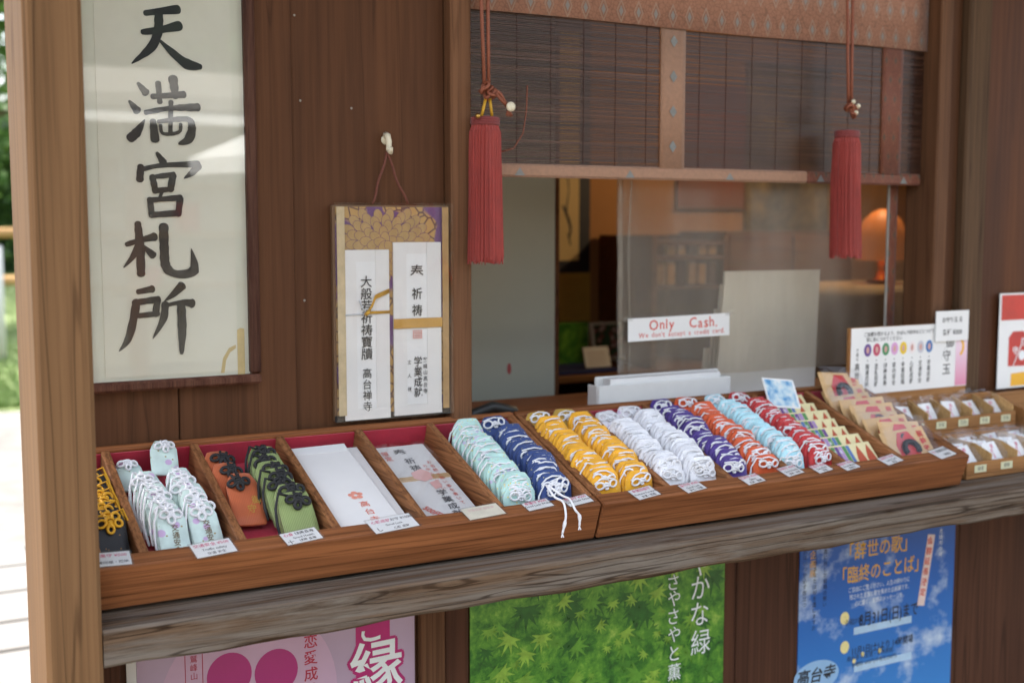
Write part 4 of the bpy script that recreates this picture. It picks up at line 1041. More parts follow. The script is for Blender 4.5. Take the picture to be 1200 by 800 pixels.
# loose cord ends hanging over the rail from the front navy amulet
cd = thing('cord_end', 'pair of loose white cord ends hanging over the tray rail', 'cord', T(1.01, .03, .0))
def ptr(px, py, s=0.0, h=0.0, y=None):
    if y is not None: return P(px, py, y)
    dirv = fwd*FPX + rgt*(px-600) + upv*(400-py); n = Vector((0, -SA, CA)); o = Vector((0, YT, ZT-CZ)) + n*h
    q = dirv*((o.dot(n))/(dirv.dot(n))); return Vector((q.x, q.y, q.z+CZ))
for a in (([(640, 568, .018), (650, 582, .012), (660, 588, .006)], [(663, 602), (662, 612), (659, 625)]), ([(642, 568, .020), (658, 580, .013), (668, 585, .006)], [(674, 597), (679, 604), (679, 616)])):
    pts = [ptr(p[0], p[1], h=p[2]) for p in a[0]] + [P(p[0], p[1], YT-.006) for p in a[1]]
    sm = []
    for i in range(len(pts)-1):
        p0, p1, p2, p3 = pts[max(i-1, 0)], pts[i], pts[i+1], pts[min(i+2, len(pts)-1)]
        for k in range(4):
            t = k/4; sm.append(.5*((2*p1)+(p2-p0)*t+(2*p0-5*p1+4*p2-p3)*t*t+(3*p1-p0-3*p2+p3)*t**3))
    sm.append(pts[-1]); rr = [.0019 + (.0012 if abs(i-len(sm)*.78) < 1.2 else 0) for i in range(len(sm))]
    part('strand', G().tube(sm, rr, 6), M_cordw, cd, True)
    e_ = sm[-1]
    part('frayed_end', G().tube([e_, e_+Vector((-.002, -.001, -.006))], .0011, 5).tube([e_, e_+Vector((.002, -.001, -.006))], .0011, 5), M_cordw, cd)

# ------------------------------------------------------------------ cream charm cards, kraft packs, booklet
M_cream = plain('cream_charm_card', srgb(226, 214, 164), .6, .06, 40)
M_lilac = plain('lilac_tag', srgb(170, 140, 186), .6); M_bluep = plain('blue_tag', srgb(90, 120, 170), .6); M_green = plain('green_print', srgb(84, 140, 84), .6); M_violet = plain('violet_print', srgb(110, 76, 140), .6); M_brick = plain('brick_print', srgb(184, 82, 52), .6, .2, 200)
for i in range(7):
    s = .048 + i*.034; lean = 63; M = pose(1.695+.003*math.sin(i*2), s, -.036, R(lean), R(random.uniform(-3, 3)), R(random.uniform(-2, 2)))
    t = link('charm_card', None); t.matrix_world = M; t['label'] = 'cream charm card with striped tags and red figures, %s%s' % (ORD[i], ' of its row' if i == 0 else ' from the front'); t['category'] = 'charm card'; t['group'] = 'cream charm cards in the right tray'
    link('card', G().box(-.055, .055, 0, .060, 0, .003, .0006).mesh('card', M_cream), t)
    I3 = Matrix.Translation((0, 0, .0032))
    for q in range(5):
        u0 = -.051 + q*.0098; link('stripe', G().box(u0, u0+.0082, .006, .056, .0031, .0036).mesh('stripe', (M_green, M_violet, M_lilac, M_green, M_bluep)[(q+i) % 5]), t)
    for u in (.014, .040): link('figure', G().prism([(u-.010, .010), (u-.004, .006), (u+.011, .012), (u+.008, .034), (u+.003, .054), (u-.005, .040), (u-.011, .024)], I3, .0006).mesh('figure', M_brick), t)
    g = G(); text(g, Matrix.Translation((0, 0, .0038)), '守', -.045, .044, .008); text(g, Matrix.Translation((0, 0, .0038)), '福', -.031, .044, .008)
    link('lettering', g.mesh('lettering', M_whitetext), t)
bkM = pose(1.668, .262, -.010, R(52), R(4), R(-6))
t = link('booklet', None); t.matrix_world = bkM; t['label'] = 'white booklet with pale blue picture behind the cream cards'; t['category'] = 'booklet'
link('cover', G().box(-.042, .042, 0, .066, 0, .003, .0005).mesh('cover', M_white), t)
def bluecover():
    m, ns, ls, b = nt('booklet_picture'); n = N(ns, 'TexNoise', i_Scale=38.0, i_Detail=5.0); ls.new(coords(ns, ls), n.inputs['Vector'])
    ls.new(ramp(ns, ls, n.outputs['Fac'], [(.38, srgb(70, 140, 190)), (.52, srgb(180, 208, 220)), (.64, srgb(228, 230, 226))]), b.inputs['Base Color']); b.inputs['Roughness'].default_value = .4; return m
link('picture', G().box(-.039, .036, .004, .062, .0031, .0035).mesh('picture', bluecover()), t)
M_kraft = plain('kraft_card', srgb(206, 168, 116), .65, .07, 60); M_redprint = plain('red_panel_print', srgb(192, 40, 42), .5, .05)
def kraft(label, M):
    t = link('bracelet_pack', None); t.matrix_world = M; t['label'] = label; t['category'] = 'bracelet pack'; t['group'] = 'kraft bracelet packs in the right tray'
    link('card', G().box(-.058, .058, 0, .072, 0, .002, .0004).mesh('card', M_kraft), t)
    link('red_panel', G().prism([(-.030, .006), (.020, .006), (.026, .040), (.014, .066), (-.014, .066), (-.030, .040)], Matrix.Translation((0, 0, .0022)), .0005).mesh('red_panel', M_redprint), t)
    g = G(); g.tube([(.0+.017*math.cos(a), .026+.016*math.sin(a), .0065) for a in [R(-30+k*20) for k in range(13)]], .0058, 7)
    for k in range(9): a = R(-20+k*26); g.lathe([(.001, -.004), (.005, 0), (.001, .004)], (.0+.0165*math.cos(a), .026+.0155*math.sin(a), .008), 7)
    link('bracelet', g.mesh('bracelet', plain('black_beads', (.010, .010, .011), .5, spec=.3), None, True), t)
    g = G(); text(g, Matrix.Translation((0, 0, .0026)), '腕輪守', .042, .056, .015, True, 1, .03, 1.1)
    link('lettering', g.mesh('lettering', M_redtext), t)
    g = wrap_sheet(Matrix.Identity(4), -.061, .061, -.001, .080, .0135, 7, 5, .0022, random.randrange(999))
    link('plastic_bag', g.mesh('plastic_bag', M_plastic, None, True), t)
    return t
for i in range(8):
    kraft('kraft bracelet pack with red panel in clear bag, %s%s' % (ORD[i], ' of its row' if i == 0 else ' from the front'), pose(1.845+.004*math.sin(i*1.9), .054+i*.026, -.036, R(54+random.uniform(-4, 4)), R(random.uniform(-5, 5)), R(random.uniform(-4, 4))))
kraft('kraft bracelet pack propped highest at the back of its row', pose(1.838, .262, -.014, R(50), R(5), R(-3)))

# ------------------------------------------------------------------ stepped boxes of bagged stones at right
def bag(label, M, col, grp):
    t = link('stone_bag', None); t.matrix_world = M; t['label'] = label; t['category'] = 'stone bag'; t['group'] = grp
    link('insert_card', G().box(-.022, .022, .002, .060, 0, .0012).mesh('insert_card', M_white), t)
    g = G(); text(g, Matrix.Translation((0, 0, .0016)), '御守玉', 0, .050, .010, True, .9, .01, 1.1); link('lettering', g.mesh('lettering', M_pinktext), t)
    g = G(); g.lathe([(.001, -.007), (.005, -.005), (.007, 0), (.005, .005), (.001, .007)], (0, .012, .007), 12); link('stone', g.mesh('stone', col, None, True), t)
    link('bag_film', wrap_sheet(Matrix.Identity(4), -.026, .026, 0, .074, .013, 4, 6, .003, random.randrange(999)).mesh('bag_film', M_plastic, None, True), t)
    link('bag_film', wrap_sheet(Matrix.Identity(4), -.026, .026, 0, .074, -.002, 4, 6, .001, random.randrange(999)).mesh('bag_film', M_plastic, None, True), t)
stones = [plain('stone_%s' % n, srgb(*c), .2) for n, c in (('green', (60, 140, 70)), ('red', (180, 50, 50)), ('violet', (100, 60, 150)), ('pink', (224, 150, 180)), ('yellow', (226, 180, 40)), ('blue', (50, 110, 180)))]
M_sticker = plain('pale_sticker', srgb(206, 206, 170), .6, .06)
def stepbox(label, x0, x1, y0, y1, z0, ncomp, lip, fin, grp, where):
    t = thing('divided_box', label, 'box', ((x0+x1)/2, (y0+y1)/2, z0), 'divided light wood boxes of stone bags')
    part('base', G().box(x0, x1, y0, y1, z0, z0+.008, .001), M_honey, t)
    part('front_lip', G().box(x0, x1, y0, y0+.007, z0+.0082, z0+lip, .001), M_honey, t)
    part('back_panel', G().box(x0, x1, y1-.007, y1, z0+.0082, z0+fin, .001), M_honey, t)
    w = (x1-x0)/ncomp; n = 0
    for k in range(ncomp+1):
        x = x0 + k*w - (.004 if k == ncomp else 0)
        part('fin', G().prism([(y0+.0075, z0+.0084), (y1-.0075, z0+.0084), (y1-.0075, z0+fin-.001), (y0+.05, z0+fin*.92), (y0+.0075, z0+lip+.012)], frame((x, 0, 0), (0, 1, 0), (0, 0, 1)), .004), M_lightw, t)
        if k == ncomp: break
        part('sticker', G().box(x+w*.28, x+w*.72, y0-.0012, y0-.0002, z0+.013, z0+lip-.006), M_sticker, t)
        g = G(); text(g, wallM(y0-.0014), random.choice(['厄除', '金運', '健康', '学業', '縁結']), x+w*.5, z0+(lip+.008)/2, .0095); part('lettering', g, M_grey_text, t)
        for i in range(5):
            y = y0+.018+i*.024; ln = R(38+random.uniform(-6, 6))
            M = frame((x+w/2+.003+random.uniform(-.003, .003), y, z0+.010), (1, 0, 0), (0, math.sin(ln), math.cos(ln))) @ Matrix.Rotation(R(random.uniform(-7, 7)), 4, 'Y') @ Matrix.Rotation(R(random.uniform(-6, 6)), 4, 'Z')
            bag('small clear stone bag in %s, compartment %s, %s bag' % (where, ['one', 'two', 'three', 'four', 'five'][k], ORD[i]), M, stones[(k*2+i//3) % 6], grp)
    return t
pa = P(1132, 561, 1.70)
stepbox('front divided light wood box of stone bags on the ledge', 1.985, 2.30, 1.695, 1.825, .858, 4, .034, .066, 'bags in the front stone box', 'the front box')
stepbox('raised rear divided box of stone bags below the signboard', 1.958, 2.298, 1.832, 1.905, .925, 5, .034, .070, 'bags in the rear stone box', 'the rear box')
rs_ = thing('riser_block', 'plain wooden riser under the rear stone box', 'riser', (2.12, 1.87, .858))
part('riser_top', G().box(1.955, 2.30, 1.829, 1.93, .905, .924, .001), M_honey, rs_)
for x in (1.957, 2.284): part('riser_side', G().box(x, x+.014, 1.83, 1.93, .858, .9045, .001), M_honey, rs_)
# low wooden box at the far right
fb = thing('wooden_tray', 'low wooden tray with papers at the far right edge', 'tray', (2.5, 1.8, .858))
part('base', G().box(2.325, 2.9, 1.66, 1.93, .858, .868, .001), M_honey, fb)
part('front_lip', G().box(2.325, 2.9, 1.66, 1.67, .8682, .915, .001), M_honey, fb)
part('back_panel', G().box(2.325, 2.9, 1.922, 1.932, .8682, .985, .001), M_honey, fb)
part('side_panel', G().prism([(1.6702, .8682), (1.9218, .8682), (1.9218, .985), (1.6702, .915)], frame((2.325, 0, 0), (0, 1, 0), (0, 0, 1)), .01), M_honey, fb)
for k in range(4):
    solo('leaflet', G().box(2.35+.11*k, 2.45+.11*k, 1.70, 1.90, .869, .925+.004*k, .001), M_paper, 'white leaflet stack in far right wooden tray, %s from the left' % ['first', 'second', 'third', 'fourth'][k], 'leaflets', (2.40+.11*k, 1.8, .869), 'leaflet stacks')

# ------------------------------------------------------------------ signboard for the stones
YS = 1.918
a, b = P(998, 387, YS), P(1132, 452, YS)
sx0, sx1, sz1, sz0 = a.x, b.x, a.z+.004, P(1002, 463, YS).z
sb = thing('signboard', 'white signboard with eight coloured ovals behind the stone boxes', 'sign', ((sx0+sx1)/2, YS, sz0-.03))
part('board', G().box(sx0-.004, sx1, YS+.001, YS+.010, sz0-.035, sz1, .001), M_honey, sb)
part('white_sheet', G().box(sx0, sx1-.0004, YS, YS+.0009, sz0, sz1-.0005), M_white, sb)
W = sx1-sx0; Hh = sz1-sz0; MM = wallM(YS-.0003)
fr = lambda px: P(px, 420, YS).x
xl = lambda t: sx0 + W*t
def pinkgrad():
    m, ns, ls, b = nt('pink_panel'); tc = N(ns, 'TexCoord'); sp = N(ns, 'SeparateXYZ'); ls.new(tc.outputs['Generated'], sp.inputs[0])
    ls.new(ramp(ns, ls, sp.outputs['Z'], [(0, srgb(222, 140, 170)), (.6, srgb(234, 206, 220)), (1, srgb(238, 226, 228))]), b.inputs['Base Color']); return m
part('pink_panel', G().box(xl(.895), sx1-.001, YS-.0006, YS-.0001, sz0+.002, sz1-.002), pinkgrad(), sb)
g = G(); r0 = Vector((xl(.93), 0, sz0+Hh*.62))
pts = [(r0.x+.018*math.cos(R(a_))-.004, r0.z+.022*math.sin(R(a_))) for a_ in range(-70, 71, 14)] + [(r0.x+.011*math.cos(R(a_))-.004, r0.z+.015*math.sin(R(a_))) for a_ in range(70, -71, -14)]
g.flat(pts, wallM(YS-.0008)); part('yellow_crescent', g, M_yellowtext, sb)
cols8 = [(98, 66, 140), (190, 62, 96), (66, 140, 92), (214, 160, 206), (232, 196, 28), (236, 226, 224), (196, 196, 204), (50, 112, 176)]
words = ['開運厄除', '恋愛成就', '健康長寿', '家内安全', '金運招福', '心願成就', '交通安全', '学業成就']
gt, gi = G(), G()
for k in range(8):
    u = xl(.135 + k*.0745)
    part('oval', G().disc(u, sz0+Hh*.66, .0108, .0138, wallM(YS-.0003), 24), plain('oval_%d' % k, srgb(*cols8[k]), .5, .03), sb)
    gi.disc(u, sz0+Hh*.66, .0045, .0075, wallM(YS-.0005), 12)
    text(gt, MM, '・' + words[k], u, sz0+Hh*.50, .0128, True, .9, .012, 1.0)
part('oval_centre', gi, plain('oval_centre', srgb(206, 160, 150), .6, .2, 300), sb)
part('lettering', gt, M_text, sb); gt = G(); text(gt, MM, 'ご加護を授かるよう、かばんや財布などにつけて', xl(.40), sz0+Hh*.895, .0102, False, .95, .012)
text(gt, MM, '常に身につけてください', xl(.27), sz0+Hh*.815, .0102, False, .95, .012)
part('lettering', gt, M_text, sb); gt = G(); text(gt, MM, '鷲峰山', xl(.052), sz0+Hh*.66, .0082, True, .9, .01); text(gt, MM, '高台寺', xl(.052), sz0+Hh*.42, .0165, True, .9, .012, 1.1)
part('lettering', gt, M_text, sb); gt = G(); text(gt, MM, '御守玉', xl(.815), sz0+Hh*.70, .027, True, 1.0, .006, 1.12)
part('lettering', gt, M_text, sb)
q0, q1 = P(1097, 366, YS-.004), P(1134, 398, YS-.004)
pt = thing('price_tag', 'white price tag reading 300 yen clipped over the signboard corner', 'price tag', ((q0.x+q1.x)/2, YS-.004, q1.z))
part('card', G().box(q0.x, q1.x, YS-.005, YS-.0035, q1.z, q0.z+.002), M_white, pt)
g = G(); Mp = wallM(YS-.0054); cx = (q0.x+q1.x)/2
text(g, Mp, 'お守り玉 各', cx, q1.z+.048, .0125, False, 1, .012); text(g, Mp, '各種 ¥300', cx, q1.z+.020, .0145, False, 1, .012); part('lettering', g, M_text, pt)
# small clear dome beside the signboard
dm = P(990, 440, 1.93)
solo('glass_dome', G().lathe([(.030, 0), (.030, .03), (.026, .05), (.015, .064), (.002, .068)], (P(992, 445, 2.06).x, 2.06, .981), 20), clear('dome_glass', (.9, .92, .93), .05, .1, f0=.08), 'small clear plastic dome behind the signboard left edge', 'dome', (P(992, 445, 2.06).x, 2.06, .981), smooth=True)
# red and white poster at the right edge
a = P(1172, 344, 1.945); zb = .99
rp = thing('wall_poster', 'white poster with red header band on the far right wall', 'poster', (a.x+.12, 1.945, zb))
part('sheet', G().box(a.x, a.x+.26, 1.944, 1.946, zb, a.z, 0), M_white, rp)
q = P(1172, 376, 1.945)
part('red_header', G().box(a.x+.006, a.x+.254, 1.9433, 1.9438, q.z+.001, a.z-.004), plain('red_header', srgb(196, 58, 44), .5), rp)
q = P(1186, 410, 1.943); MM = wallM(1.9436)
g = G()
for k in range(3):
    x = q.x - .012 + k*.085
    g.flat([(x, q.z-.038), (x+.06, q.z-.04), (x+.066, q.z+.03), (x+.05, q.z+.044), (x+.014, q.z+.044), (x, q.z+.03)], MM)
part('red_tag_print', g, plain('red_tag_print', srgb(192, 56, 48), .5), rp)
g = G(); text(g, wallM(1.9432), '御守', q.x+.012, q.z+.018, .02, True, 1, .02, 1.0); g.disc(q.x+.036, q.z-.014, .012, .012, wallM(1.9432), 14); part('lettering', g, M_whitetext, rp)
g = G(); g.flat([(q.x, zb+.004), (q.x+.06, zb+.004), (q.x+.06, zb+.028), (q.x+.045, zb+.036), (q.x, zb+.034)], MM); part('yellow_tag_print', g, M_yellowtext, rp)

# ------------------------------------------------------------------ posters below the ledge
YP = 1.8485
def poster(label, x0, x1, z0, z1, mat):
    t = thing('poster', label, 'poster', ((x0+x1)/2, YP, z0), 'posters below the counter ledge')
    part('sheet', G().box(x0, x1, YP-.0012, YP+.0012, z0, z1), mat, t); return t
def PP(px, py): q = P(px, py, YP-.002); return q.x, q.z
px_ = .00158       # metres per photo pixel on the poster plane near the pink poster
t = poster('pink poster with magenta circles and red characters under the ledge', PP(160, 780)[0], PP(486, 740)[0], .30, .79, plain('lilac_print', srgb(186, 162, 184), .35, .04, 6))
part('white_margin', G().box(PP(148, 780)[0], PP(160, 780)[0]-.0005, YP-.0012, YP+.0012, .30, .79), M_white, t)
c = PP(294, 822)
part('pink_disc', G().disc(c[0], c[1], .146, .155, wallM(YP-.0014), 48), plain('pink_disc_print', srgb(202, 168, 192), .35, .03), t)
for px, py in ((269, 791), (324, 786)):
    u, v = PP(px, py); part('magenta_disc', G().disc(u, v, .036, .037, wallM(YP-.0017), 32), plain('magenta_disc_print', srgb(176, 50, 120), .35, .03), t)
g = G(); u, v = PP(364, 751); text(g, wallM(YP-.0018), '恋愛成就', u, v, .0245, True, 1, .012, 1.12)
M_crim = plain('crimson_print', srgb(178, 40, 62), .5); part('lettering', g, M_crim, t); g = G(); u, v = PP(227, 772); text(g, wallM(YP-.0018), '鷲峰山', u, v, .0125, True, 1, 0, 1.1); text(g, wallM(YP-.0018), '高台寺', u, v-.05, .022, True, 1, .01, 1.1)
for s in (-1, 1): g.flat([(u+s*.0135-.0006, v-.12), (u+s*.0135+.0006, v-.12), (u+s*.0135+.0006, v+.012), (u+s*.0135-.0006, v+.012)], wallM(YP-.0018))
g.flat([(u-.0135, v+.0114), (u+.0135, v+.0114), (u+.0135, v+.0126), (u-.0135, v+.0126)], wallM(YP-.0018))
part('lettering', g, M_crim, t)
u0, u1 = PP(417, 750)[0], PP(457, 750)[0]
M_magenta = plain('magenta_print', srgb(184, 36, 112), .4)
part('magenta_band', G().box(u0, u1, YP-.0018, YP-.0013, .30, .789), M_magenta, t)
g = G(); u, v = PP(441, 782)
for k in range(10):
    a = 6.2832*k/10; text(g, wallM(YP-.0020-.00002*k), '縁', u+.0055*math.cos(a), v+.0055*math.sin(a), .098, False, 1.0, .012, rot=.03)
part('lettering_outline', g, M_magenta, t)
g = G(); text(g, wallM(YP-.0026), '縁', u, v, .098, False, 1.0, .014, rot=.03); part('lettering', g, M_whitetext, t); g = G(); u, v = PP(437, 735); text(g, wallM(YP-.0026), 'ご', u, v, .055, False, .9, .014); part('lettering', g, M_whitetext, t)

def greenprint():
    m, ns, ls, b = nt('foliage_print'); co = coords(ns, ls, rand=False)
    n = N(ns, 'TexNoise', i_Scale=22.0, i_Detail=7.0, i_Roughness=.75, i_Distortion=.15); ls.new(co, n.inputs['Vector'])
    c = ramp(ns, ls, n.outputs['Fac'], [(.33, srgb(24, 62, 24)), (.46, srgb(60, 118, 38)), (.58, srgb(104, 158, 52)), (.70, srgb(170, 200, 90))])
    ls.new(c, b.inputs['Base Color']); b.inputs['Roughness'].default_value = .3; return m
gx0, gx1 = PP(551, 720)[0], PP(849, 700)[0]
t = poster('green maple leaf poster with white vertical characters under the ledge', gx0, gx1, .22, .79, greenprint())
shades = [(44, 96, 34), (72, 126, 42), (96, 148, 50), (140, 178, 66), (120, 164, 58)]
rd = random.Random(5)
for si, sc_ in enumerate(shades):
    g = G()
    for k in range((50, 56, 56, 34, 40)[si]):
        u, v = rd.uniform(gx0+.03, gx1-.03), rd.uniform(.36, .755); r_ = rd.uniform(.014, .048)*(1-.07*si); a0 = rd.uniform(-.9, .9) - math.pi/2
        pts = []
        for q in range(7):
            a = a0 + (q-3)*.62; rr = r_*(1 - .11*abs(q-3)); pts.append((u+rr*math.cos(a), v+rr*math.sin(a)))
            if q < 6: a += .31; pts.append((u+r_*.34*math.cos(a), v+r_*.34*math.sin(a)))
        pts.append((u-r_*.12*math.cos(a0), v-r_*.12*math.sin(a0)))
        g.flat(pts, wallM(YP-.0014-.0000025*(si*60+k)))
    part('leaf_print', g, plain('leaf_print_%d' % si, srgb(*sc_), .3, .3, 60), t, kind='stuff')
g = G()
for k, (px, py, ch) in enumerate(((821, 661, 'や'), (821, 688, 'か'), (820, 719, 'な'), (821, 752, '緑'))):
    u, v = PP(px, py); text(g, wallM(YP-.0024), ch, u, v, .054, False, .92, .0)
part('lettering', g, M_whitetext, t); g = G()
for px, py, ch in ((789, 682, 'さ'), (790, 701, 'や'), (789, 722, 'さ'), (790, 743, 'や'), (790, 765, 'と'), (790, 787, '薫')):
    u, v = PP(px, py); text(g, wallM(YP-.0024), ch, u, v, .036, False, .92, .0)
part('lettering', g, M_whitetext, t)

def skyprint():
    m, ns, ls, b = nt('sky_print'); tc = N(ns, 'TexCoord'); sp = N(ns, 'SeparateXYZ'); ls.new(tc.outputs['Generated'], sp.inputs[0])
    base = ramp(ns, ls, sp.outputs['Z'], [(.2, srgb(70, 140, 206)), (.75, srgb(34, 94, 176)), (1, srgb(26, 76, 158))])
    n = N(ns, 'TexNoise', i_Scale=7.0, i_Detail=8.0, i_Roughness=.6); ls.new(coords(ns, ls, (1, 1, 1.3), rand=False), n.inputs['Vector'])
    ls.new(mixc(ns, ls, ramp(ns, ls, n.outputs['Fac'], [(.53, (0, 0, 0)), (.68, (.9, .9, .9))]), base, srgb(214, 226, 236)), b.inputs['Base Color']); b.inputs['Roughness'].default_value = .3; return m
kx0, kx1 = PP(937, 700)[0], PP(1117, 700)[0]
t = poster('blue sky poster with yellow quoted title under the ledge', kx0, kx1, .18, .79, skyprint())
MM = wallM(YP-.0018)
g = G(); u, v = PP(1030, 641); text(g, MM, '「辞世の歌」', u, v, .040, False, .88, .006); part('title_lettering', g, M_yellowtext, t); g = G(); u, v = PP(1033, 667); text(g, MM, '「臨終のことば」', u, v, .040, False, .82, .006)
part('title_lettering', g, M_yellowtext, t); g = G(); u, v = PP(953, 650); text(g, MM, '企画展', u, v, .018, True)
part('title_lettering', g, M_yellowtext, t)
g = G()
for k, st in enumerate(['ご自由にご覧ください。人生の終わりに', '残された言葉と歌を集めた企画展です。', '心に響く、最期のメッセージを。']):
    u, v = PP(1031, 684.5+k*8.5); text(g, MM, st, u, v, .0125, False, .8)
part('white_lettering', g, M_whitetext, t); g = G(); u, v = PP(1103, 622); text(g, MM, '北政所の寺', u, v, .012, True)
part('white_lettering', g, M_whitetext, t)
for px, py, st, size, sx_, bd in ((1042, 719, '8月31日(日)まで', .034, .72, .012), (1000, 728, '令和7年', .015, 1, 0), (1035, 755, '11月1日(土)より 14時開場', .020, .8, .01), (1020, 766, '高台寺 利生堂・掌美術館', .012, 1, 0), (1025, 773, '拝観料 600円(中高生250円)', .011, 1, 0)):
    g = G(); u, v = PP(px, py); text(g, MM, st, u, v, size, False, sx_, bd); part('black_lettering', g, M_text, t)
for k, st in enumerate(['人はいつか必ず旅立つ', 'その時あなたは何を遺しますか', '歌に託した最期の想い']):
    g = G(); u, v = PP(944+k*12, 646); text(g, MM, st, u, v, .0115, True); part('black_lettering', g, M_text, t)
u, v = PP(957, 792)
part('logo_patch', G().disc(u, v, .062, .034, wallM(YP-.0016), 28), plain('logo_patch_print', srgb(150, 188, 222), .4, .05), t)
g = G(); text(g, wallM(YP-.002), '高台寺', u, v+.003, .034, False, 1.05, .02, shear=.2); part('logo_lettering', g, M_text, t)
M_bul = plain('bullet_print', srgb(236, 220, 150), .5, .1, 200); M_bar = plain('pale_bar_print', srgb(176, 204, 226), .5, .12, 30)
for px, py, q in ((990, 724, .0125), (990, 758, .0125), (1011, 766, .005), (1031, 762, .005), (1001, 774, .005)):
    u, v = PP(px, py); part('round_bullet', G().disc(u, v, q, q*1.1, MM, 18), M_bul, t)
for px, py, w in ((1035, 732, .085), (1035, 775, .085)):
    u, v = PP(px, py); part('pale_bar', G().flat([(u-w, v-.008), (u+w, v-.008), (u+w, v+.008), (u-w, v+.008)], wallM(YP-.00165)), M_bar, t)
u, v = PP(1085, 668); Mr = MM @ Matrix.Translation((u, v, 0)) @ Matrix.Rotation(R(-9), 4, 'Z')
part('seal_strip', G().flat([(-.011, -.078), (.011, -.078), (.013, .08), (-.009, .08)], Mr), plain('seal_strip_print', srgb(232, 206, 196), .5), t)
g = G(); text(g, Mr @ Matrix.Translation((0, 0, .0003)), '会期延長決定', 0, .066, .0175, True, 1, .02, 1.3); part('seal_lettering', g, M_redpen, t)

# ------------------------------------------------------------------ inside the window
# clear vinyl sheet with folds
YV = 2.10
x0, x1 = P(724, 300, YV).x, P(1049, 300, YV).x; z0, z1 = P(735, 446, YV).z, CZ+.16
vt = thing('vinyl_sheet', 'clear hazy vinyl sheet hanging inside the sales window', 'vinyl sheet', ((x0+x1)/2, YV, z0))
g = G(); nx, nz = 40, 14
for s in (0, 1):
    for j in range(nz+1):
        for i in range(nx+1):
            u = i/nx; w = j/nz
            g.v.append(Vector((x0+(x1-x0)*u+.008*(1-w)*(1-u), YV + .004*math.sin(u*23+w*1.3)+.003*math.sin(u*51+2)*(1-w) + s*.0006, z0+(z1-z0)*w)))
o = (nx+1)*(nz+1)
for j in range(nz):
    for i in range(nx):
        a = j*(nx+1)+i; g.f.append([a, a+1, a+nx+2, a+nx+1]); g.f.append([o+a, o+a+nx+1, o+a+nx+2, o+a+1])
part('sheet', g, M_vinyl, vt, True)
part('folded_edge', G().tube([(x0+.006*(1-k/8)+.001*math.sin(k*2.1), YV-.003, z0+(z1-z0)*k/8) for k in range(9)], [.006, .007, .006, .0075, .006, .0065, .007, .006, .006], 6), M_vinyledge, vt, True)
part('folded_edge', G().tube([(x0+.028+.003*math.sin(k*1.1), YV-.002, z0+(z1-z0)*k/8) for k in range(9)], .0022, 5), M_vinyledge, vt, True)
# Only Cash note
A, B, Cc, D = P(735, 373, YV-.006), P(854, 366, YV-.006), P(855, 392, YV-.006), P(737, 402, YV-.006)
nw = (B-A).length; nh = (A-D).length
nm = thing('paper_note', 'white paper note handwritten Only Cash in red pen', 'note', ((A+Cc)/2))
Mn = frame((A+B+Cc+D)/4, B-A, A-D)
part('sheet', G().box(-nw/2, nw/2, -nh/2*.93, nh/2*.93, -.0004, .0004, 0, Mn), M_white, nm)
g = G(); Mq = Mn @ Matrix.Translation((0, 0, .0006))
def hand(st, u, v, size, gap, bold):
    rdh = random.Random(9); x = u
    for ch in st:
        if ch == ' ': x += gap*.8; continue
        wd = glyphs(ch, bold)[0]; wch = (max(p[0] for p in wd)-min(p[0] for p in wd))*size
        text(g, Mq, ch, x+wch/2, v+rdh.uniform(-.0006, .0006)*size*60, size*rdh.uniform(.94, 1.06), False, 1, bold, rot=rdh.uniform(-.07, .07)); x += wch + size*.12
hand('Only  Cash.', -nw*.30, nh*.16, .031, .022, .012)
hand("We don't accept a credit card.", -nw*.40, -nh*.24, .0148, .0090, .012)
part('handwriting', g, M_redpen, nm)
for su in (-1, 1): part('tape', G().box(su*nw/2-.012, su*nw/2+.012, nh*.36, nh*.55, .0006, .0010, 0, Mn), M_lam, nm)
# white boards leaning behind the sheet
YD = 2.20
def leaning(label, pts, y, t, mat):
    q = [P(px, py, y) for px, py in pts]; zb_ = .981
    vs_ = [(q[0].x, y, q[0].z), (q[1].x, y, q[1].z), (q[2].x, y-.03, zb_), (q[3].x, y-.03, zb_)]
    g = G(); g.add(vs_ + [(a, b_+t, c_) for a, b_, c_ in vs_], [[0, 3, 2, 1], [4, 5, 6, 7], [0, 1, 5, 4], [1, 2, 6, 5], [2, 3, 7, 6], [3, 0, 4, 7]])
    return solo('white_panel', g, mat, label, 'panel', ((q[2].x+q[3].x)/2, y-.03, zb_), 'white panels stacked inside the window')
M_panel = plain('white_panel', srgb(232, 232, 226), .5, .03, 6)
leaning('front large white panel leaning inside the window', [(850, 318), (961, 316), (944, 446), (828, 446)], 2.185, .006, M_panel)
leaning('second white panel, edge showing behind the front panel', [(845, 333), (955, 330), (940, 446), (823, 446)], 2.205, .005, M_panel)
leaning('third white panel, edge showing left of the others', [(838, 362), (950, 360), (935, 446), (818, 446)], 2.222, .005, M_panel)
leaning('shortest rear white panel, lowest step of the stacked edges', [(826, 408), (930, 406), (930, 446), (812, 446)], 2.238, .005, M_panel)
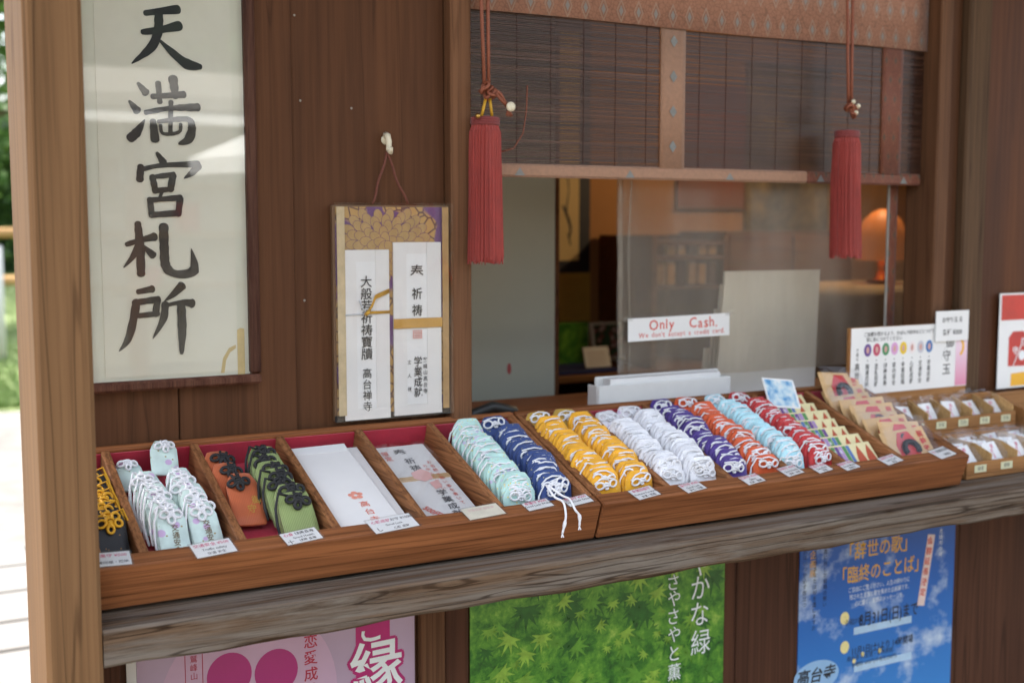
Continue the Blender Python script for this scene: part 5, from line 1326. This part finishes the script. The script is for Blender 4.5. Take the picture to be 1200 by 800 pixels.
# white low holder
a, b = P(700, 452, 2.05), P(855, 440, 2.05)
hd = thing('paper_holder', 'low white plastic holder with papers on the inner counter', 'holder', ((a.x+b.x)/2, 2.05, .981))
M_hold = plain('white_plastic', srgb(226, 226, 222), .4, .03)
zt_ = a.z
part('front_wall', G().box(a.x, b.x, 2.045, 2.051, .981, zt_, .002), M_hold, hd)
part('back_wall', G().box(a.x+.02, b.x, 2.088, 2.094, .981, zt_+.012, .002), M_hold, hd)
part('end_wall', G().box(a.x, a.x+.006, 2.0515, 2.0875, .981, zt_-.001, .002), M_hold, hd); part('end_wall', G().box(b.x-.006, b.x, 2.0515, 2.0875, .981, zt_-.001, .002), M_hold, hd)
part('paper_bundle', G().box(a.x+.035, b.x-.02, 2.056, 2.084, .982, zt_+.010, .001), M_white, hd)
# grey-green door panel
q = P(655, 330, 2.6)
dp = thing('sliding_panel', 'grey green sliding panel inside the window at left', 'panel', (1.2, 2.6, .04))
part('panel_face', G().box(.87, q.x-.012, 2.6, 2.63, .041, T0-.01), plain('grey_green_paint', srgb(204, 208, 194), .6, .04, 3), dp)
part('edge_strip', G().box(q.x-.0118, q.x, 2.597, 2.632, .041, T0-.01, .002), M_roomwood, dp)
q = P(597, 432, 2.598); part('red_mark', G().disc(q.x, q.z, .006, .014, wallM(2.5993), 14), plain('red_mark', srgb(190, 90, 90), .6), dp)
# back wall hangings
YK = 3.745
a, b = P(640, 170, YK), P(690, 319, YK); c_ = P(677, 305, YK)
sc = thing('hanging_scroll', 'hanging scroll with black mount on the ochre back wall', 'scroll', ((a.x+b.x)/2, YK, b.z))
part('mount', G().box(a.x-.02, b.x, YK-.006, YK-.001, b.z, 2.15), plain('black_mount', (.02, .018, .02), .6), sc)
part('painting', G().box(a.x, c_.x, YK-.0075, YK-.0062, c_.z, 2.05), plain('scroll_paper', srgb(214, 184, 124), .7, .06, 8), sc)
g = G(); u, v = P(664, 225, YK).x, P(664, 225, YK).z
for pts, ws in (([(u, v+.05), (u+.004, v), (u-.005, v-.06), (u+.004, v-.10)], [.006, .004, .007, .003]), ([(u-.02, v-.05), (u, v-.09), (u+.012, v-.13), (u+.006, v-.17)], [.008, .012, .01, .004]), ([(u+.004, v-.15), (u+.012, v-.19)], [.008, .004])): stroke(g, wallM(YK-.0078), pts, ws)
part('brushwork', g, M_ink, sc)
a, b = P(650, 320, YK), P(691, 376, YK)
yn = thing('yellow_notice', 'yellow paper notice below the hanging scroll', 'notice', ((a.x+b.x)/2, YK, b.z))
part('sheet', G().box(a.x, b.x, YK-.004, YK-.001, b.z, a.z), plain('yellow_paper', srgb(206, 164, 72), .7, .05), yn)
g = G()
for k in range(9): g.flat([(a.x+.03, a.z-.025-k*.016), (b.x-.02, a.z-.025-k*.016), (b.x-.02, a.z-.027-k*.016), (a.x+.03, a.z-.027-k*.016)], wallM(YK-.0044))
part('lettering', g, plain('brown_print', srgb(160, 120, 50), .7), yn)
a = P(713, 333, YK); b = P(724, 353, YK)
sw = thing('wall_switch', 'dark wall switch plate on the ochre back wall', 'switch', (a.x, YK, b.z))
part('plate', G().box(a.x, b.x, YK-.008, YK-.001, b.z, a.z, .002), plain('dark_plate', srgb(54, 44, 36), .4), sw)
part('rocker', G().box(a.x+.012, b.x-.012, YK-.011, YK-.0085, b.z+.014, a.z-.014, .001), plain('rocker', srgb(90, 76, 62), .4), sw)
# side shelf with books
YH = 3.35
a, b = P(640, 443, YH), P(745, 446, YH)
sh = thing('side_shelf', 'wooden side shelf under the yellow notice', 'shelf', ((a.x+b.x)/2, YH+.15, .04))
part('top_board', G().box(a.x-.03, b.x+.9, YH, YH+.38, a.z-.022, a.z, .003), M_honey, sh)
for x in (a.x-.02, b.x+.85): part('side_board', G().box(x, x+.025, YH+.01, YH+.37, .041, a.z-.0225), M_roomwood, sh)
part('back_board', G().box(a.x+.006, b.x+.849, YH+.34, YH+.36, .041, a.z-.023), M_dark, sh)
part('lower_board', G().box(a.x+.006, b.x+.849, YH+.012, YH+.339, .40, .42), M_roomwood, sh)
zt_ = a.z + .0005
solo('shelf_cloth', G().box(a.x, P(729, 440, YH).x, YH+.02, YH+.30, zt_, zt_+.014, .004), plain('navy_cloth', srgb(34, 44, 92), .85, .1), 'navy cloth spread on the side shelf', 'cloth', ((a.x+b.x)/2, YH+.1, zt_))
z2 = zt_+.0145
g = thing('green_book', 'green photo book standing on the side shelf', 'book', (P(672, 430, YH+.2).x, YH+.2, z2))
part('cover', G().box(P(652, 430, YH+.2).x, P(690, 430, YH+.2).x, YH+.2, YH+.225, z2, P(670, 378, YH+.2).z, .002), greenprint(), g)
part('page_block', G().box(P(652, 430, YH+.2).x+.002, P(690, 430, YH+.2).x+.003, YH+.204, YH+.221, z2+.002, P(670, 378, YH+.2).z-.003), M_paper, g)
g = thing('display_card', 'small leaning cream card on the navy cloth', 'card', (P(702, 428, YH+.06).x, YH+.06, z2))
Mc = frame((P(702, 430, YH+.06).x, YH+.06, z2+.001), (1, -.0, .0), (0, .35, 1))
part('sheet', G().box(-.052, .048, 0, .070, 0, .002, 0, Mc), M_scrollpaper, g)
gg = G(); 
for k in range(4): gg.flat([(-.04, .05-k*.012), (.03, .05-k*.012), (.03, .048-k*.012), (-.04, .048-k*.012)], Mc @ Matrix.Translation((0, 0, .0024)))
part('lettering', gg, plain('tan_print', srgb(170, 130, 90), .7), g)
g = thing('picture_frame', 'small flower picture leaning beside the green book', 'picture', (P(712, 410, YH+.22).x, YH+.22, z2))
Mc = frame((P(714, 430, YH+.22).x, YH+.22, z2), (1, 0, 0), (0, .2, 1))
part('frame', G().box(-.07, .09, 0, .135, 0, .012, .002, Mc), M_ivory, g)
def flowers():
    m, ns, ls, b = nt('flower_print'); vo = N(ns, 'TexVoronoi', i_Scale=45.0); ls.new(coords(ns, ls), vo.inputs['Vector'])
    ls.new(ramp(ns, ls, vo.outputs['Distance'], [(.2, srgb(206, 196, 176)), (.4, srgb(150, 70, 66)), (.55, srgb(52, 84, 50))]), b.inputs['Base Color']); return m
part('picture', G().box(-.06, .08, .01, .125, .0122, .0135, 0, Mc), flowers(), g)
# cabinet of rolled scrolls behind the vinyl
YC = 3.4
a, b = P(773, 283, YC), P(846, 283, YC)
cb = thing('scroll_cabinet', 'dark wooden cabinet with rows of pale box ends inside', 'cabinet', ((a.x+b.x)/2, YC+.15, .04))
part('carcass_side', G().box(a.x-.03, a.x-.01, YC, YC+.33, .041, a.z+.02), M_roomwood, cb); part('carcass_side', G().box(b.x+.01, b.x+.03, YC, YC+.33, .041, a.z+.02), M_roomwood, cb)
for zz in (a.z, P(800, 300, YC).z-.0, P(800, 335, YC).z, .7, .35): part('shelf_board', G().box(a.x-.0095, b.x+.0095, YC+.005, YC+.33, zz-.012, zz), M_roomwood, cb)
part('back_board', G().box(a.x-.0095, b.x+.0095, YC+.331, YC+.34, .041, a.z+.018), M_wall, cb)
for r_, (pya, h_) in enumerate(((299, .045), (334, .085))):
    zz = P(800, pya, YC).z + .0005
    for k in range(6):
        x = a.x + .004 + k*(b.x-a.x)/6
        solo('scroll_box', G().box(x, x+.034, YC+.02, YC+.25, zz, zz+h_*random.uniform(.8, 1), .003), M_lightw if (k+r_) % 3 else M_redwall, 'scroll box on the %s cabinet shelf, %s from the left' % (['upper', 'lower'][r_], ['first', 'second', 'third', 'fourth', 'fifth', 'sixth'][k]), 'box', (x+.017, YC+.13, zz), 'scroll boxes in the cabinet')
# tall wardrobe and framed print on the right of the cabinet
a, b = P(848, 272, 3.45), P(1000, 272, 3.45)
wd = thing('wardrobe', 'brown wooden wardrobe behind the vinyl and white panels', 'wardrobe', ((a.x+b.x)/2, 3.6, .04))
part('carcass', G().box(a.x+.02, b.x, 3.46, 3.74, .041, a.z), M_roomwood, wd)
for k in range(2):
    xa = a.x+.025+k*(b.x-a.x-.02)/2; xb = xa + (b.x-a.x-.03)/2-.006
    dr = part('door', G().box(xa, xb, 3.445, 3.4595, .06, a.z-.01, .003), M_roomwood, wd); part('handle', G().tube([(xb-.03 if k == 0 else xa+.03, 3.435, .9), (xb-.03 if k == 0 else xa+.03, 3.435, 1.0)], .005, 6), M_brass, dr)
a, b = P(792, 212, YK), P(870, 243, YK)
fp = thing('reddish_banner', 'dull red framed panel high on the back wall', 'picture', ((a.x+b.x)/2, YK, b.z))
part('panel', G().box(a.x, b.x, YK-.012, YK-.002, b.z, 1.9), plain('dull_red_panel', srgb(130, 66, 46), .6, .15, 10), fp)
part('frame_rail', G().box(a.x-.01, b.x+.01, YK-.02, YK-.0125, b.z-.012, b.z, .002), M_roomwood, fp)
a, b = P(872, 205, YK), P(968, 270, YK)
fp = thing('ink_painting', 'mottled dark landscape painting on back wall right of centre', 'picture', ((a.x+b.x)/2, YK, b.z))
def inkp():
    m, ns, ls, b = nt('ink_landscape'); n = N(ns, 'TexNoise', i_Scale=9.0, i_Detail=8.0, i_Roughness=.7); ls.new(coords(ns, ls), n.inputs['Vector'])
    ls.new(ramp(ns, ls, n.outputs['Fac'], [(.35, srgb(52, 46, 34)), (.5, srgb(110, 96, 66)), (.65, srgb(150, 128, 88))]), b.inputs['Base Color']); return m
part('painting', G().box(a.x, b.x, YK-.010, YK-.002, b.z, 2.0), inkp(), fp)
part('frame_rail', G().box(a.x-.012, b.x+.012, YK-.018, YK-.001, b.z-.014, b.z-.0005, .002), M_roomwood, fp)
# table lamp with glowing paper shade and draped table
YL = 2.95
q = P(1034, 272, YL); lx, lz = q.x, q.z
tb = thing('draped_table', 'table under a wrinkled beige cloth inside at right', 'table', (lx, YL, .04))
g = G(); nn = 28
top = lz-.17
for rr, zz in ((.02, top), (.28, top), (.31, top-.02), (.34, top-.3), (.36, .05)):
    for k in range(nn):
        a = 6.2832*k/nn; f = 1 + (.07*math.sin(k*2.24) if zz < top-.1 else .0); g.v.append(Vector((lx-.06+rr*1.25*f*math.cos(a), YL+rr*.8*f*math.sin(a), zz+(.006*math.sin(k*1.3) if zz == top-.02 else 0))))
for i in range(4):
    for k in range(nn): l = (k+1) % nn; g.f.append([i*nn+k, i*nn+l, (i+1)*nn+l, (i+1)*nn+k])
g.f.append(list(range(nn))[::-1])
part('drape', g, plain('beige_cloth', srgb(176, 150, 112), .8, .1, 10, .3, 60), tb, True)
lp = thing('table_lamp', 'glowing orange dome lamp on the draped table', 'lamp', (lx, YL, top+.002))
part('base', G().lathe([(.045, 0), (.05, .008), (.02, .016), (.012, .05), (.012, .09)], (lx, YL, top+.003), 18), M_brass, lp, True)
r_ = .085
part('shade', G().lathe([(r_, .075), (r_*1.02, .11), (r_*.93, .16), (r_*.72, .205), (r_*.4, .232), (.012, .242)], (lx, YL, top+.003), 24, closed_ends=False), emit('lamp_shade_glow', srgb(220, 130, 64), .04), lp, True)
part('bulb', G().lathe([(.004, .092), (.02, .105), (.024, .125), (.016, .145), (.003, .15)], (lx, YL, top+.003), 12), emit('bulb_glow', (1, .72, .4), .7), lp, True)
ld = bpy.data.lights.new('room_fill_light', 'POINT'); lo = bpy.data.objects.new('room_fill_light', ld); COL.objects.link(lo)
lo.location = (lx-.0, YL, top+.62); ld.energy = 2.4; ld.color = (1, .72, .42); ld.shadow_soft_size = .06  # added fill in free air above the lamp, brightens the room
# dark rounded chair back just inside the sill
q = P(590, 480, 2.2)
ch = thing('stool', 'dark grey rounded stool back peeking over the tray', 'stool', (q.x, 2.25, .04))
part('backrest', G().tube([(q.x-.06, 2.25, q.z-.05), (q.x-.045, 2.25, q.z-.012), (q.x, 2.25, q.z), (q.x+.05, 2.25, q.z-.012), (q.x+.07, 2.25, q.z-.05)], .012, 8), plain('dark_grey_plastic', srgb(60, 62, 60), .4), ch, True)
part('seat', G().lathe([(.15, .0), (.16, .02), (.15, .045)], (q.x, 2.6-.2, .45), 20), plain('stool_seat', srgb(50, 50, 50), .6), ch, True)
for k in range(4): a = .785+1.57*k; part('leg', G().tube([(q.x+.1*math.cos(a), 2.4+.1*math.sin(a), .45), (q.x+.14*math.cos(a), 2.4+.14*math.sin(a), .041)], .01, 6), M_dark, ch, True)
part('back_post', G().tube([(q.x-.06, 2.25, q.z-.05), (q.x-.07, 2.30, .47)], .01, 6), M_dark, ch, True); part('back_post', G().tube([(q.x+.07, 2.25, q.z-.05), (q.x+.07, 2.30, .47)], .01, 6), M_dark, ch, True)
bpy.data.objects.remove(_to); bpy.data.curves.remove(_tc)
